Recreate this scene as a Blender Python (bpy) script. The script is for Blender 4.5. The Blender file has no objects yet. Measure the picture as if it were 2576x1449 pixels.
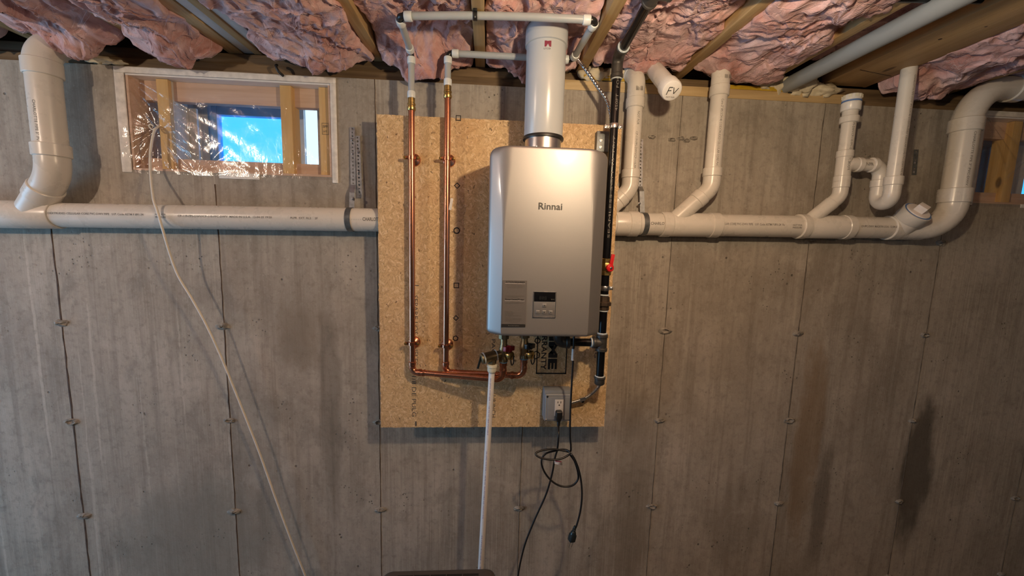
import bpy, bmesh, math, random
import numpy as np
from mathutils import Vector, Matrix

random.seed(7)
sc = bpy.context.scene
col = sc.collection
R_ = math.radians

# ------------------------------------------------------------------ camera, world, lamps
W, H = 2576, 1449
Z0 = 1.47                                   # height of the first row of form ties above the floor
F_PX = 980.506
CAM = (1.66301, 0.36940, 1.61097)           # x, height above the tie row, distance from the wall
rx, ry, rz = 0.120170, 0.065615, -0.0276509


def rot_m():
    cx, sx, cy, sy, cz, sz = math.cos(rx), math.sin(rx), math.cos(ry), math.sin(ry), math.cos(rz), math.sin(rz)
    Rx = np.array([[1, 0, 0], [0, cx, -sx], [0, sx, cx]])
    Ry = np.array([[cy, 0, sy], [0, 1, 0], [-sy, 0, cy]])
    Rz = np.array([[cz, -sz, 0], [sz, cz, 0], [0, 0, 1]])
    return Rz @ Rx @ Ry


RM = rot_m()
cam_d = bpy.data.cameras.new('camera')
cam = bpy.data.objects.new('camera', cam_d)
col.objects.link(cam)
cv = lambda v: Vector((v[0], -v[2], v[1]))
bx_, by_, bz_ = cv(RM[0]), cv(RM[1]), cv(RM[2])
cam.matrix_world = Matrix(((bx_.x, by_.x, bz_.x, CAM[0]), (bx_.y, by_.y, bz_.y, -CAM[2]),
                           (bx_.z, by_.z, bz_.z, CAM[1] + Z0), (0, 0, 0, 1)))
cam_d.sensor_width = 36
cam_d.sensor_fit = 'HORIZONTAL'
cam_d.lens = F_PX / W * 36
cam_d.clip_start = 0.02
sc.camera = cam

world = bpy.data.worlds.new('sky')
sc.world = world
world.use_nodes = True
wn = world.node_tree.nodes['Background']
wn.inputs[0].default_value = (0.62, 0.80, 1.0, 1)
wn.inputs[1].default_value = 3.0


def lamp(name, kind, loc, power, color, radius=0.04):
    d = bpy.data.lights.new(name, kind)
    d.energy = power
    d.color = color
    if kind == 'POINT':
        d.shadow_soft_size = radius
    o = bpy.data.objects.new(name, d)
    o.location = loc
    col.objects.link(o)
    return o


def V(x, d, z):
    """x along the wall, d out from the wall, z above the first tie row."""
    return Vector((x, -d, z + Z0))


lamp('bulb_and_fill', 'POINT', V(2.06, 1.10, .815), 29, (1.0, 0.75, 0.475), .026)
lamp('bulb_and_fill', 'POINT', V(-0.30, 1.42, .86), 29, (1.0, 0.80, 0.61), .028)
lamp('bulb_and_fill', 'POINT', V(3.9, 3.4, .865), 14, (1.0, 0.72, 0.47), .035)  # added unseen fill lamp, brightens the right window
day = lamp('patio_daylight', 'AREA', V(-2.95, 1.15, -.42), 80, (0.30, 0.64, 1.0))
day.data.shape = 'RECTANGLE'
day.data.size = 2.0                         # height of the glazed door in the left wall
day.data.size_y = 1.9
day.rotation_euler = (0, R_(-90), 0)        # faces +x

vs = sc.view_settings
vs.view_transform = 'Standard'
vs.look = 'None'
vs.exposure = 0.06
vs.gamma = 1.0
vs.use_curve_mapping = False


# ------------------------------------------------------------------ helpers
def at(px, py, d):
    r = RM.T @ np.array([(px - W / 2) / F_PX, -(py - H / 2) / F_PX, -1.0])
    t = (d - CAM[2]) / r[2]
    return V(CAM[0] + t * r[0], d, CAM[1] + t * r[1])


class MB:
    def __init__(s):
        s.v = []
        s.f = []

    def add(s, vs_, fs_):
        o = len(s.v)
        s.v += [tuple(p) for p in vs_]
        s.f += [tuple(i + o for i in f) for f in fs_]
        return s

    def box(s, lo, hi):
        x0, y0, z0 = lo
        x1, y1, z1 = hi
        x0, x1 = sorted((x0, x1)); y0, y1 = sorted((y0, y1)); z0, z1 = sorted((z0, z1))
        return s.add([(x0, y0, z0), (x1, y0, z0), (x1, y1, z0), (x0, y1, z0), (x0, y0, z1), (x1, y0, z1), (x1, y1, z1), (x0, y1, z1)],
                     [(3, 2, 1, 0), (4, 5, 6, 7), (0, 1, 5, 4), (1, 2, 6, 5), (2, 3, 7, 6), (3, 0, 4, 7)])

    def bar(s, a, b, w, h, side):
        """rectangular bar from a to b, w wide along side, h thick across it"""
        a, b = Vector(a), Vector(b)
        t = (b - a).normalized()
        u = (Vector(side) - t * Vector(side).dot(t)).normalized() * w / 2
        n = t.cross(u).normalized() * h / 2
        q = [u * i + n * j for i, j in ((-1, -1), (1, -1), (1, 1), (-1, 1))]
        return s.add([a + k for k in q] + [b + k for k in q],
                     [(3, 2, 1, 0), (4, 5, 6, 7), (0, 1, 5, 4), (1, 2, 6, 5), (2, 3, 7, 6), (3, 0, 4, 7)])

    def tube(s, pts, r, n=16, cap=True):
        pts = [Vector(p) for p in pts]
        rr = r if isinstance(r, (list, tuple)) else [r] * len(pts)
        t0 = (pts[1] - pts[0]).normalized()
        u = t0.orthogonal().normalized()
        vs_, fs_ = [], []
        for i, p in enumerate(pts):
            if i == 0:
                t = t0
            elif i == len(pts) - 1:
                t = (pts[-1] - pts[-2]).normalized()
            else:
                t = ((pts[i] - pts[i - 1]).normalized() + (pts[i + 1] - pts[i]).normalized())
                t = t.normalized() if t.length > 1e-6 else t0
            u = (u - t * u.dot(t)).normalized()
            w = t.cross(u)
            for k in range(n):
                a = 2 * math.pi * k / n
                vs_.append(p + (u * math.cos(a) + w * math.sin(a)) * rr[i])
            if i:
                for k in range(n):
                    k2 = (k + 1) % n
                    fs_.append(((i - 1) * n + k, (i - 1) * n + k2, i * n + k2, i * n + k))
        if cap:
            fs_.append(tuple(range(n - 1, -1, -1)))
            fs_.append(tuple((len(pts) - 1) * n + k for k in range(n)))
        return s.add(vs_, fs_)

    def lathe(s, p, axis, prof, n=28, phase=0.0, ref=None):
        p, t = Vector(p), Vector(axis).normalized()
        u = (Vector(ref) - t * Vector(ref).dot(t)).normalized() if ref is not None else t.orthogonal().normalized()
        w = t.cross(u)
        vs_, fs_ = [], []
        for i, (h, r) in enumerate(prof):
            for k in range(n):
                a = 2 * math.pi * k / n + phase
                vs_.append(p + t * h + (u * math.cos(a) + w * math.sin(a)) * max(r, 1e-5))
            if i:
                for k in range(n):
                    k2 = (k + 1) % n
                    fs_.append(((i - 1) * n + k, (i - 1) * n + k2, i * n + k2, i * n + k))
        fs_.append(tuple(range(n - 1, -1, -1)))
        fs_.append(tuple((len(prof) - 1) * n + k for k in range(n)))
        return s.add(vs_, fs_)

    def hub(s, p, axis, R, L, n=28, c=.0025):
        """a collar of length L centred at p"""
        a = Vector(axis).normalized()
        return s.lathe(Vector(p) - a * L / 2, a, [(0, R - c), (c, R), (L - c, R), (L, R - c)], n)


def obj(name, mb, m, parent=None, bevel=0, smooth=38, seg=2, kind=None):
    me = bpy.data.meshes.new(name)
    off = Vector((0, 0, 0))
    q = parent
    while q is not None:
        off += q.location
        q = q.parent
    v = [(p[0] - off.x, p[1] - off.y, p[2] - off.z) for p in mb.v]
    me.from_pydata(v, [], mb.f)
    if bevel:
        b = bmesh.new()
        b.from_mesh(me)
        es = [e for e in b.edges if len(e.link_faces) == 2 and e.calc_face_angle(0) > .5]
        bmesh.ops.bevel(b, geom=es, offset=bevel, segments=seg, affect='EDGES', profile=.6, clamp_overlap=True)
        b.to_mesh(me)
        b.free()
    if smooth:
        me.polygons.foreach_set('use_smooth', [True] * len(me.polygons))
        me.set_sharp_from_angle(angle=R_(20 if bevel and smooth == 38 else smooth))
    me.materials.append(m)
    me.update()
    o = bpy.data.objects.new(name, me)
    col.objects.link(o)
    if parent is not None:
        o.parent = parent
    if kind:
        o['kind'] = kind
    return o


def tag(o, label, cat, group=None):
    o['label'] = label
    o['category'] = cat
    if group:
        o['group'] = group
    return o


def thing(name, label, cat, loc, group=None):
    o = bpy.data.objects.new(name, None)
    o.empty_display_size = .05
    o.location = loc
    col.objects.link(o)
    return tag(o, label, cat, group)


def structure(name, loc=(0, 0, 0)):
    o = bpy.data.objects.new(name, None)
    o.location = loc
    o['kind'] = 'structure'
    col.objects.link(o)
    return o


def fillet(pts, r, seg=10):
    pts = [Vector(p) for p in pts]
    rs = r if isinstance(r, (list, tuple)) else [r] * (len(pts) - 2)
    out = [pts[0]]
    for i in range(1, len(pts) - 1):
        p, a, b = pts[i], (pts[i - 1] - pts[i]).normalized(), (pts[i + 1] - pts[i]).normalized()
        ang = a.angle(b)
        if abs(ang - math.pi) < .02:
            out.append(p)
            continue
        cut = min(rs[i - 1] / math.tan(ang / 2), (.98 if i == 1 else .499) * (pts[i - 1] - p).length, (.98 if i == len(pts) - 2 else .499) * (pts[i + 1] - p).length)
        rad = cut * math.tan(ang / 2)
        c = p + (a + b).normalized() * (rad / math.sin(ang / 2))
        s, e = p + a * cut - c, p + b * cut - c
        tot = s.angle(e)
        ax = s.cross(e).normalized()
        for k in range(seg + 1):
            out.append(c + Matrix.Rotation(tot * k / seg, 3, ax) @ s)
    out.append(pts[-1])
    return out


def spline(pts, n=8):
    pts = [Vector(p) for p in pts]
    P = [pts[0] * 2 - pts[1]] + pts + [pts[-1] * 2 - pts[-2]]
    out = []
    for i in range(1, len(P) - 2):
        a, b, c, d = P[i - 1:i + 3]
        for k in range(n):
            t = k / n
            out.append(.5 * ((2 * b) + (c - a) * t + (2 * a - 5 * b + 4 * c - d) * t * t + (3 * b - a - 3 * c + d) * t ** 3))
    out.append(pts[-1])
    return out


_tc = {}


def text2d(body, size, bold=0.0, align='LEFT', space=1.0):
    key = (body, bold, align, space)
    if key not in _tc:
        cu = bpy.data.curves.new('text', 'FONT')
        cu.body = body
        cu.size = 1.0
        cu.offset = bold
        cu.space_character = space
        cu.align_x = align
        cu.resolution_u = 2
        o = bpy.data.objects.new('text', cu)
        col.objects.link(o)
        dg = bpy.context.evaluated_depsgraph_get()
        me = bpy.data.meshes.new_from_object(o.evaluated_get(dg))
        _tc[key] = ([tuple(v.co) for v in me.vertices], [tuple(p.vertices) for p in me.polygons])
        bpy.data.objects.remove(o)
        bpy.data.curves.remove(cu)
        bpy.data.meshes.remove(me)
    v, f = _tc[key]
    return [(x * size, y * size) for x, y, _ in v], f


def text_flat(mb, body, size, o, right, up, lift=.0006, sx=1.0, **k):
    v, f = text2d(body, size, **k)
    right, up = Vector(right).normalized(), Vector(up).normalized()
    n = right.cross(up)
    mb.add([Vector(o) + right * x * sx + up * y + n * lift for x, y in v], f)
    return mb


def text_fit(mb, body, length, size, o, right, up, lift=.0006, **k):
    """the same, stretched to a given length"""
    v, _ = text2d(body, size, **k)
    L = max(x for x, y in v)
    return text_flat(mb, body, size, o, right, up, lift=lift, sx=length / L, **k)


def text_cyl(mb, body, size, a, axis, out, r, length=None, lift=.0005, **k):
    v, f = text2d(body, size, **k)
    A = Vector(axis).normalized()
    e1 = Vector(out)
    e1 = (e1 - A * e1.dot(A)).normalized()
    up = e1.cross(A)
    sx = 1.0 if length is None else length / max(x for x, y in v)
    rr = r + lift
    mb.add([Vector(a) + A * x * sx + (e1 * math.cos(y / r) + up * math.sin(y / r)) * rr for x, y in v], f)
    return mb


# ------------------------------------------------------------------ materials
class NT:
    def __init__(s, name):
        s.m = bpy.data.materials.new(name)
        s.m.use_nodes = True
        s.t = s.m.node_tree
        s.b = s.t.nodes['Principled BSDF']
        s.out = s.t.nodes['Material Output']

    def n(s, kind, ins=None, **props):
        nd = s.t.nodes.new(kind)
        for k, v in props.items():
            setattr(nd, k, v)
        for k, v in (ins or {}).items():
            s.set(nd.inputs[k], v)
        return nd

    def set(s, sock, v):
        if isinstance(v, bpy.types.NodeSocket):
            s.t.links.new(v, sock)
        elif isinstance(v, bpy.types.Node):
            s.t.links.new(v.outputs[0], sock)
        elif isinstance(v, (tuple, list)) and len(v) == 3 and sock.type == 'RGBA':
            sock.default_value = (*v, 1)
        else:
            sock.default_value = v

    def pos(s):
        return s.n('ShaderNodeNewGeometry').outputs['Position']

    def math(s, op, a, b=0.0, c=0.0, clamp=False):
        nd = s.n('ShaderNodeMath', operation=op, use_clamp=clamp)
        for i, v in enumerate((a, b, c)):
            s.set(nd.inputs[i], v)
        return nd.outputs[0]

    def scale(s, vec, sx, sy, sz):
        return s.n('ShaderNodeVectorMath', {0: vec, 1: (sx, sy, sz)}, operation='MULTIPLY').outputs[0]

    def noise(s, vec, scale=5, detail=4, rough=.55, dist=0.0):
        return s.n('ShaderNodeTexNoise', {'Vector': vec, 'Scale': scale, 'Detail': detail, 'Roughness': rough, 'Distortion': dist}).outputs[0]

    def ramp(s, fac, stops, interp='LINEAR'):
        nd = s.n('ShaderNodeValToRGB', {'Fac': fac})
        cr = nd.color_ramp
        cr.interpolation = interp
        while len(cr.elements) < len(stops):
            cr.elements.new(.5)
        for e, (p, c) in zip(cr.elements, stops):
            e.position = p
            e.color = (*c, 1) if len(c) == 3 else c
        return nd.outputs[0]

    def step(s, v, lo, hi):
        nd = s.n('ShaderNodeMapRange', {0: v, 1: lo, 2: hi, 3: 0.0, 4: 1.0}, interpolation_type='SMOOTHSTEP')
        return nd.outputs[0]

    def mix(s, fac, a, b, mode='MIX'):
        nd = s.n('ShaderNodeMix', data_type='RGBA', blend_type=mode)
        s.set(nd.inputs[0], fac)
        s.set(nd.inputs[6], a)
        s.set(nd.inputs[7], b)
        return nd.outputs[2]

    def bump(s, h, strength=.3, dist=.01):
        return s.n('ShaderNodeBump', {'Height': h, 'Strength': strength, 'Distance': dist}).outputs[0]

    def fin(s, color=None, rough=.5, metal=0.0, normal=None, **k):
        if color is not None:
            s.set(s.b.inputs['Base Color'], color)
        s.set(s.b.inputs['Roughness'], rough)
        s.set(s.b.inputs['Metallic'], metal)
        if normal is not None:
            s.set(s.b.inputs['Normal'], normal)
        for kk, v in k.items():
            s.set(s.b.inputs[kk.replace('_', ' ')], v)
        return s.m


def plain(name, c, rough=.5, metal=0.0, var=.12, scale=30, bump=0.0, **k):
    t = NT(name)
    p = t.pos()
    n = t.noise(p, scale, 4)
    lo = tuple(x * (1 - var) for x in c)
    hi = tuple(min(1, x * (1 + var)) for x in c)
    colr = t.ramp(n, [(.3, lo), (.7, hi)])
    nm = t.bump(t.noise(p, scale * 6, 3), bump, .002) if bump else None
    return t.fin(colr, rough, metal, nm, **k)


def concrete():
    t = NT('concrete')
    p = t.pos()
    sep = t.n('ShaderNodeSeparateXYZ', {0: p})
    X, Z = sep.outputs[0], sep.outputs[2]
    pan = t.math('FLOOR', t.math('DIVIDE', X, .6096))
    rnd = t.n('ShaderNodeTexWhiteNoise', {'W': pan}, noise_dimensions='1D').outputs[0]
    rnd2 = t.n('ShaderNodeTexWhiteNoise', {'W': t.math('ADD', pan, 31.7)}, noise_dimensions='1D').outputs[0]
    big = t.noise(t.scale(p, 1.3, 1, .8), 2.6, 6, .66, .6)
    c = t.ramp(big, [(.34, (0.270, 0.234, 0.192)), (.5, (0.383, 0.341, 0.284)), (.66, (0.490, 0.440, 0.376))])
    # vertical wash streaks
    st = t.noise(t.scale(p, 26, 1, 1.1), 1.0, 5, .62, .3)
    c = t.mix(t.math('MULTIPLY', t.step(st, .47, .68), .62), c, (0.192, 0.163, 0.128))
    st2 = t.noise(t.scale(p, 11, 1, .7), 1.3, 4, .6)
    c = t.mix(t.math('MULTIPLY', t.step(st2, .54, .74), .5), c, (0.568, 0.518, 0.440))
    # fine plywood grain printed by the forms, stronger on some panels
    gr = t.noise(t.scale(p, 150, 1, 2.2), 1.0, 3, .7)
    gm = t.math('MULTIPLY', t.step(gr, .45, .68), t.math('MULTIPLY', t.step(rnd, .35, .8), .55))
    c = t.mix(gm, c, (0.568, 0.511, 0.426))
    # pale drips
    dr = t.noise(t.scale(t.n('ShaderNodeVectorMath', {0: p, 1: t.scale(t.n('ShaderNodeTexNoise', {'Vector': p, 'Scale': 9.0}).outputs[1], .02, 0, 0)}, operation='ADD').outputs[0], 30, 1, .45), 1.0, 2, .5)
    dm = t.math('MULTIPLY', t.step(dr, .66, .70), t.math('MULTIPLY', t.step(rnd2, .3, .7), .5))
    c = t.mix(dm, c, (0.710, 0.653, 0.568))
    # panels differ a little
    c = t.mix(.30, c, t.ramp(rnd2, [(0, (0.270, 0.234, 0.192)), (1, (0.469, 0.412, 0.341))]))
    bl = t.noise(t.scale(p, 1, 1, .6), 9, 5, .7, .5)
    c = t.mix(t.math('MULTIPLY', t.step(bl, .52, .68), .45), c, (.20, .175, .145))
    c = t.mix(t.math('MULTIPLY', t.step(bl, .46, .32), .35), c, (.52, .475, .415))
    # small mottling
    mt = t.noise(p, 38, 6, .7)
    c = t.mix(t.math('MULTIPLY', t.step(mt, .48, .68), .40), c, (0.185, 0.163, 0.135))
    mt2 = t.noise(p, 95, 4, .7)
    c = t.mix(t.math('MULTIPLY', t.step(mt2, .55, .75), .35), c, (0.625, 0.582, 0.511))

    # stains that have a place of their own
    def blob(x, z, w, h, colr, amt, rag=.55):
        dx = t.math('DIVIDE', t.math('SUBTRACT', X, x), w)
        dz = t.math('DIVIDE', t.math('SUBTRACT', Z, z + Z0), h)
        q = t.math('ADD', t.math('MULTIPLY', dx, dx), t.math('MULTIPLY', dz, dz))
        q = t.math('ADD', q, t.math('MULTIPLY', t.math('SUBTRACT', t.noise(t.scale(p, 3, 1, 1), 3.5, 4, .65), .5), rag * 4))
        m = t.math('MULTIPLY', t.math('SUBTRACT', 1.0, t.step(q, .2, 1.15)), amt)
        return t.mix(m, c, colr)
    c = blob(3.15, -.52, .085, .55, (0.220, 0.142, 0.071), .6)
    c = blob(3.72, -.66, .085, .42, (0.085, 0.071, 0.054), .85)
    c = blob(3.26, -.85, .05, .35, (0.114, 0.092, 0.071), .6)
    c = blob(.90, -.02, .11, .20, (0.213, 0.170, 0.121), .55)
    c = blob(.45, -.95, .35, .35, (0.227, 0.213, 0.177), .6)
    c = blob(1.02, -.35, .05, .6, (0.142, 0.121, 0.092), .5)
    c = blob(2.35, -.75, .10, .55, (0.185, 0.156, 0.121), .5)
    c = blob(1.63, -.9, .06, .35, (0.213, 0.199, 0.177), .4)
    # bug holes
    vo = t.n('ShaderNodeTexVoronoi', {'Vector': p, 'Scale': 55.0, 'Randomness': 1.0})
    pm = t.math('MULTIPLY', t.math('SUBTRACT', 1.0, t.step(vo.outputs['Distance'], .10, .22)), t.step(t.noise(p, 5, 3), .56, .68))
    vo2 = t.n('ShaderNodeTexVoronoi', {'Vector': p, 'Scale': 17.0, 'Randomness': 1.0})
    pm2 = t.math('MULTIPLY', t.math('SUBTRACT', 1.0, t.step(vo2.outputs['Distance'], .055, .10)), t.step(t.noise(p, 3.1, 3), .52, .62))
    pm = t.math('MAXIMUM', pm, pm2)
    c = t.mix(t.math('MULTIPLY', pm, .8), c, (0.085, 0.071, 0.057))
    h = t.math('ADD', t.math('MULTIPLY', mt, .5), t.math('ADD', t.math('MULTIPLY', mt2, .25), t.math('MULTIPLY', gr, .35)))
    h = t.math('SUBTRACT', h, t.math('MULTIPLY', pm, 1.2))
    return t.fin(c, t.ramp(mt, [(.3, (.72,) * 3), (.7, (.92,) * 3)]), 0, t.bump(h, .55, .004))


def osb():
    t = NT('strand_board')
    p = t.pos()
    pd = t.n('ShaderNodeVectorMath', {0: p, 1: t.scale(t.n('ShaderNodeTexNoise', {'Vector': p, 'Scale': 22.0, 'Detail': 3.0}).outputs[1], .028, 0, .028)}, operation='ADD').outputs[0]

    def layer(ang, seed):
        q = t.n('ShaderNodeVectorRotate', {'Vector': t.n('ShaderNodeVectorMath', {0: pd, 1: (seed, 0, seed * .7)}, operation='ADD').outputs[0], 'Angle': R_(ang), 'Axis': (0, 1, 0)}).outputs[0]
        vo = t.n('ShaderNodeTexVoronoi', {'Vector': t.scale(q, 190, 0, 58), 'Scale': 1.0, 'Randomness': 1.0})
        tone = t.n('ShaderNodeSeparateColor', {0: vo.outputs['Color']}).outputs[1]
        g = t.noise(t.scale(q, 520, 1, 60), 1.0, 3, .68, .5)
        return tone, g
    a0, g0 = layer(12, 0)
    a1, g1 = layer(-42, 3.1)
    a2, g2 = layer(68, 7.7)
    m1 = t.step(t.noise(pd, 46, 3, .6), .48, .54)
    m2 = t.step(t.noise(t.n('ShaderNodeVectorMath', {0: pd, 1: (4.4, 0, 1.2)}, operation='ADD').outputs[0], 40, 3, .6), .52, .57)
    tone = t.mix(m2, t.mix(m1, a0, a1), a2)
    g = t.mix(m2, t.mix(m1, g0, g1), g2)
    c = t.ramp(tone, [(0, (.51, .335, .165)), (.3, (.61, .41, .205)), (.75, (.69, .48, .25)), (1, (.80, .61, .37))])
    c = t.mix(t.math('MULTIPLY', t.step(g, .55, .68), .75), c, (.24, .13, .05))
    c = t.mix(t.math('MULTIPLY', t.step(g, .45, .30), .40), c, (.76, .57, .33))
    big = t.noise(p, 6, 3, .6)
    c = t.mix(t.math('MULTIPLY', t.step(big, .50, .70), .35), c, (.52, .29, .13))
    fine = t.noise(pd, 210, 3, .7)
    c = t.mix(t.math('MULTIPLY', t.step(fine, .56, .72), .62), c, (.17, .09, .035))
    dk = t.noise(t.scale(pd, 1.6, 1, 1), 60, 2, .5)
    c = t.mix(t.math('MULTIPLY', t.step(dk, .68, .74), .75), c, (.10, .05, .02))
    h = t.math('ADD', t.math('MULTIPLY', g, .6), t.math('ADD', t.math('MULTIPLY', tone, .6), t.math('MULTIPLY', fine, .3)))
    return t.fin(c, .62, 0, t.bump(h, .5, .003))


def wood(name, axis, c0, c1, c2, knots=True, rough=.65, sc_=1.0):
    t = NT(name)
    p = t.pos()
    s = [34, 34, 34]
    s['xyz'.index(axis)] = 1.8
    g = t.noise(t.scale(p, *[k * sc_ for k in s]), 1.0, 5, .6, .7)
    s2 = [150, 150, 150]
    s2['xyz'.index(axis)] = 5
    f = t.noise(t.scale(p, *s2), 1.0, 3, .6)
    c = t.ramp(g, [(.28, c0), (.5, c1), (.72, c2)])
    c = t.mix(t.math('MULTIPLY', t.step(f, .52, .72), .35), c, c0)
    if knots:
        k3 = [9, 9, 9]
        k3['xyz'.index(axis)] = 4
        vo = t.n('ShaderNodeTexVoronoi', {'Vector': t.scale(p, *k3), 'Scale': 1.0, 'Randomness': 1.0})
        km = t.math('SUBTRACT', 1.0, t.step(vo.outputs['Distance'], .07, .13))
        c = t.mix(t.math('MULTIPLY', km, .75), c, (.10, .05, .02))
    return t.fin(c, rough, 0, t.bump(t.math('ADD', g, f), .2, .003))


def pvc(name='white_pvc', c=(.71, .665, .60)):
    t = NT(name)
    p = t.pos()
    n = t.noise(p, 14, 5, .6)
    cc = t.ramp(n, [(.3, tuple(x * .95 for x in c)), (.7, c)])
    sc2 = t.noise(p, 90, 2, .5)
    cc = t.mix(t.math('MULTIPLY', t.step(sc2, .72, .78), .3), cc, (.45, .40, .34))
    return t.fin(cc, t.ramp(n, [(.3, (.22,) * 3), (.7, (.36,) * 3)]), 0, t.bump(t.noise(p, 40, 2), .04, .003), Specular_IOR_Level=.5)


def copper():
    t = NT('copper')
    p = t.pos()
    n = t.noise(t.scale(p, 1, 1, .25), 34, 4, .6)
    c = t.ramp(n, [(.3, (.36, .145, .085)), (.5, (.58, .25, .15)), (.75, (.70, .35, .22))])
    return t.fin(c, t.ramp(n, [(.3, (.34,) * 3), (.7, (.20,) * 3)]), 1.0, t.bump(n, .02, .001))


def brass(name='brass', c=(.62, .44, .16), r0=.22, r1=.4):
    t = NT(name)
    p = t.pos()
    n = t.noise(p, 70, 4, .6)
    return t.fin(t.ramp(n, [(.3, tuple(x * .7 for x in c)), (.7, c)]), t.ramp(n, [(.3, (r1,) * 3), (.7, (r0,) * 3)]), 1.0, t.bump(t.noise(p, 220, 2), .08, .001))


def fibre():
    t = NT('pink_glass_fibre')
    p = t.pos()
    wv = t.n('ShaderNodeTexNoise', {'Vector': p, 'Scale': 6.0, 'Detail': 4.0}).outputs[1]
    q = t.n('ShaderNodeVectorMath', {0: p, 1: t.scale(wv, .20, .20, .20)}, operation='ADD').outputs[0]
    n = t.noise(q, 8, 6, .62)
    c = t.ramp(n, [(.28, (.43, .17, .13)), (.42, (.60, .32, .295)), (.56, (.71, .46, .455)), (.75, (.78, .585, .59))])
    n2 = t.noise(q, 3.0, 3, .6)
    c = t.mix(t.math('MULTIPLY', t.step(n2, .50, .70), .5), c, (.74, .545, .575))
    # drawn-out strands: noise stretched along a wandering direction
    st = t.noise(t.scale(q, 70, 14, 40), 1.0, 5, .68, 1.6)
    c = t.mix(t.math('MULTIPLY', t.step(st, .55, .72), .5), c, (.84, .71, .69))
    st2 = t.noise(t.scale(q, 16, 60, 40), 1.0, 5, .68, 1.4)
    c = t.mix(t.math('MULTIPLY', t.step(st2, .60, .76), .4), c, (.84, .68, .66))
    fib = t.noise(t.scale(q, 260, 60, 160), 1.0, 3, .75, 1.0)
    h = t.math('ADD', t.math('MULTIPLY', fib, .25), t.math('ADD', st, t.math('MULTIPLY', st2, .8)))
    return t.fin(c, .95, 0, t.bump(h, .55, .009), Sheen_Weight=.2, Specular_IOR_Level=.05)


def film():
    t = NT('clear_poly_film')
    p = t.pos()
    n = t.noise(t.scale(p, 1, 1, .5), 30, 4, .6, 1.0)
    nm = t.bump(n, .35, .006)
    fc = t.n('ShaderNodeLayerWeight', {'Blend': .5, 'Normal': nm}).outputs[1]
    fr = t.math('POWER', fc, 4.0)
    gl = t.n('ShaderNodeBsdfGlossy', {'Color': (1, 1, 1), 'Roughness': .13, 'Normal': nm})
    tr = t.n('ShaderNodeBsdfTransparent', {'Color': (.97, .97, .975)})
    df = t.n('ShaderNodeBsdfTranslucent', {'Color': (.8, .8, .8), 'Normal': nm})
    haze = t.n('ShaderNodeMixShader', {0: .05, 1: tr.outputs[0], 2: df.outputs[0]})
    fac = t.math('ADD', t.math('MULTIPLY', fr, .8), .055, clamp=True)
    mx = t.n('ShaderNodeMixShader', {0: fac, 1: haze.outputs[0], 2: gl.outputs[0]})
    t.t.links.new(mx.outputs[0], t.out.inputs[0])
    return t.m


def blue_glass(name='blue_film_glass', c=(.22, .58, .84)):
    t = NT(name)
    fc = t.n('ShaderNodeLayerWeight', {'Blend': .5}).outputs[1]
    fr = t.math('ADD', t.math('MULTIPLY', t.math('POWER', fc, 5.0), .8), .035)
    gl = t.n('ShaderNodeBsdfGlossy', {'Roughness': .03})
    tr = t.n('ShaderNodeBsdfTransparent', {'Color': c})
    mx = t.n('ShaderNodeMixShader', {0: fr, 1: tr.outputs[0], 2: gl.outputs[0]})
    t.t.links.new(mx.outputs[0], t.out.inputs[0])
    return t.m


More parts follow.
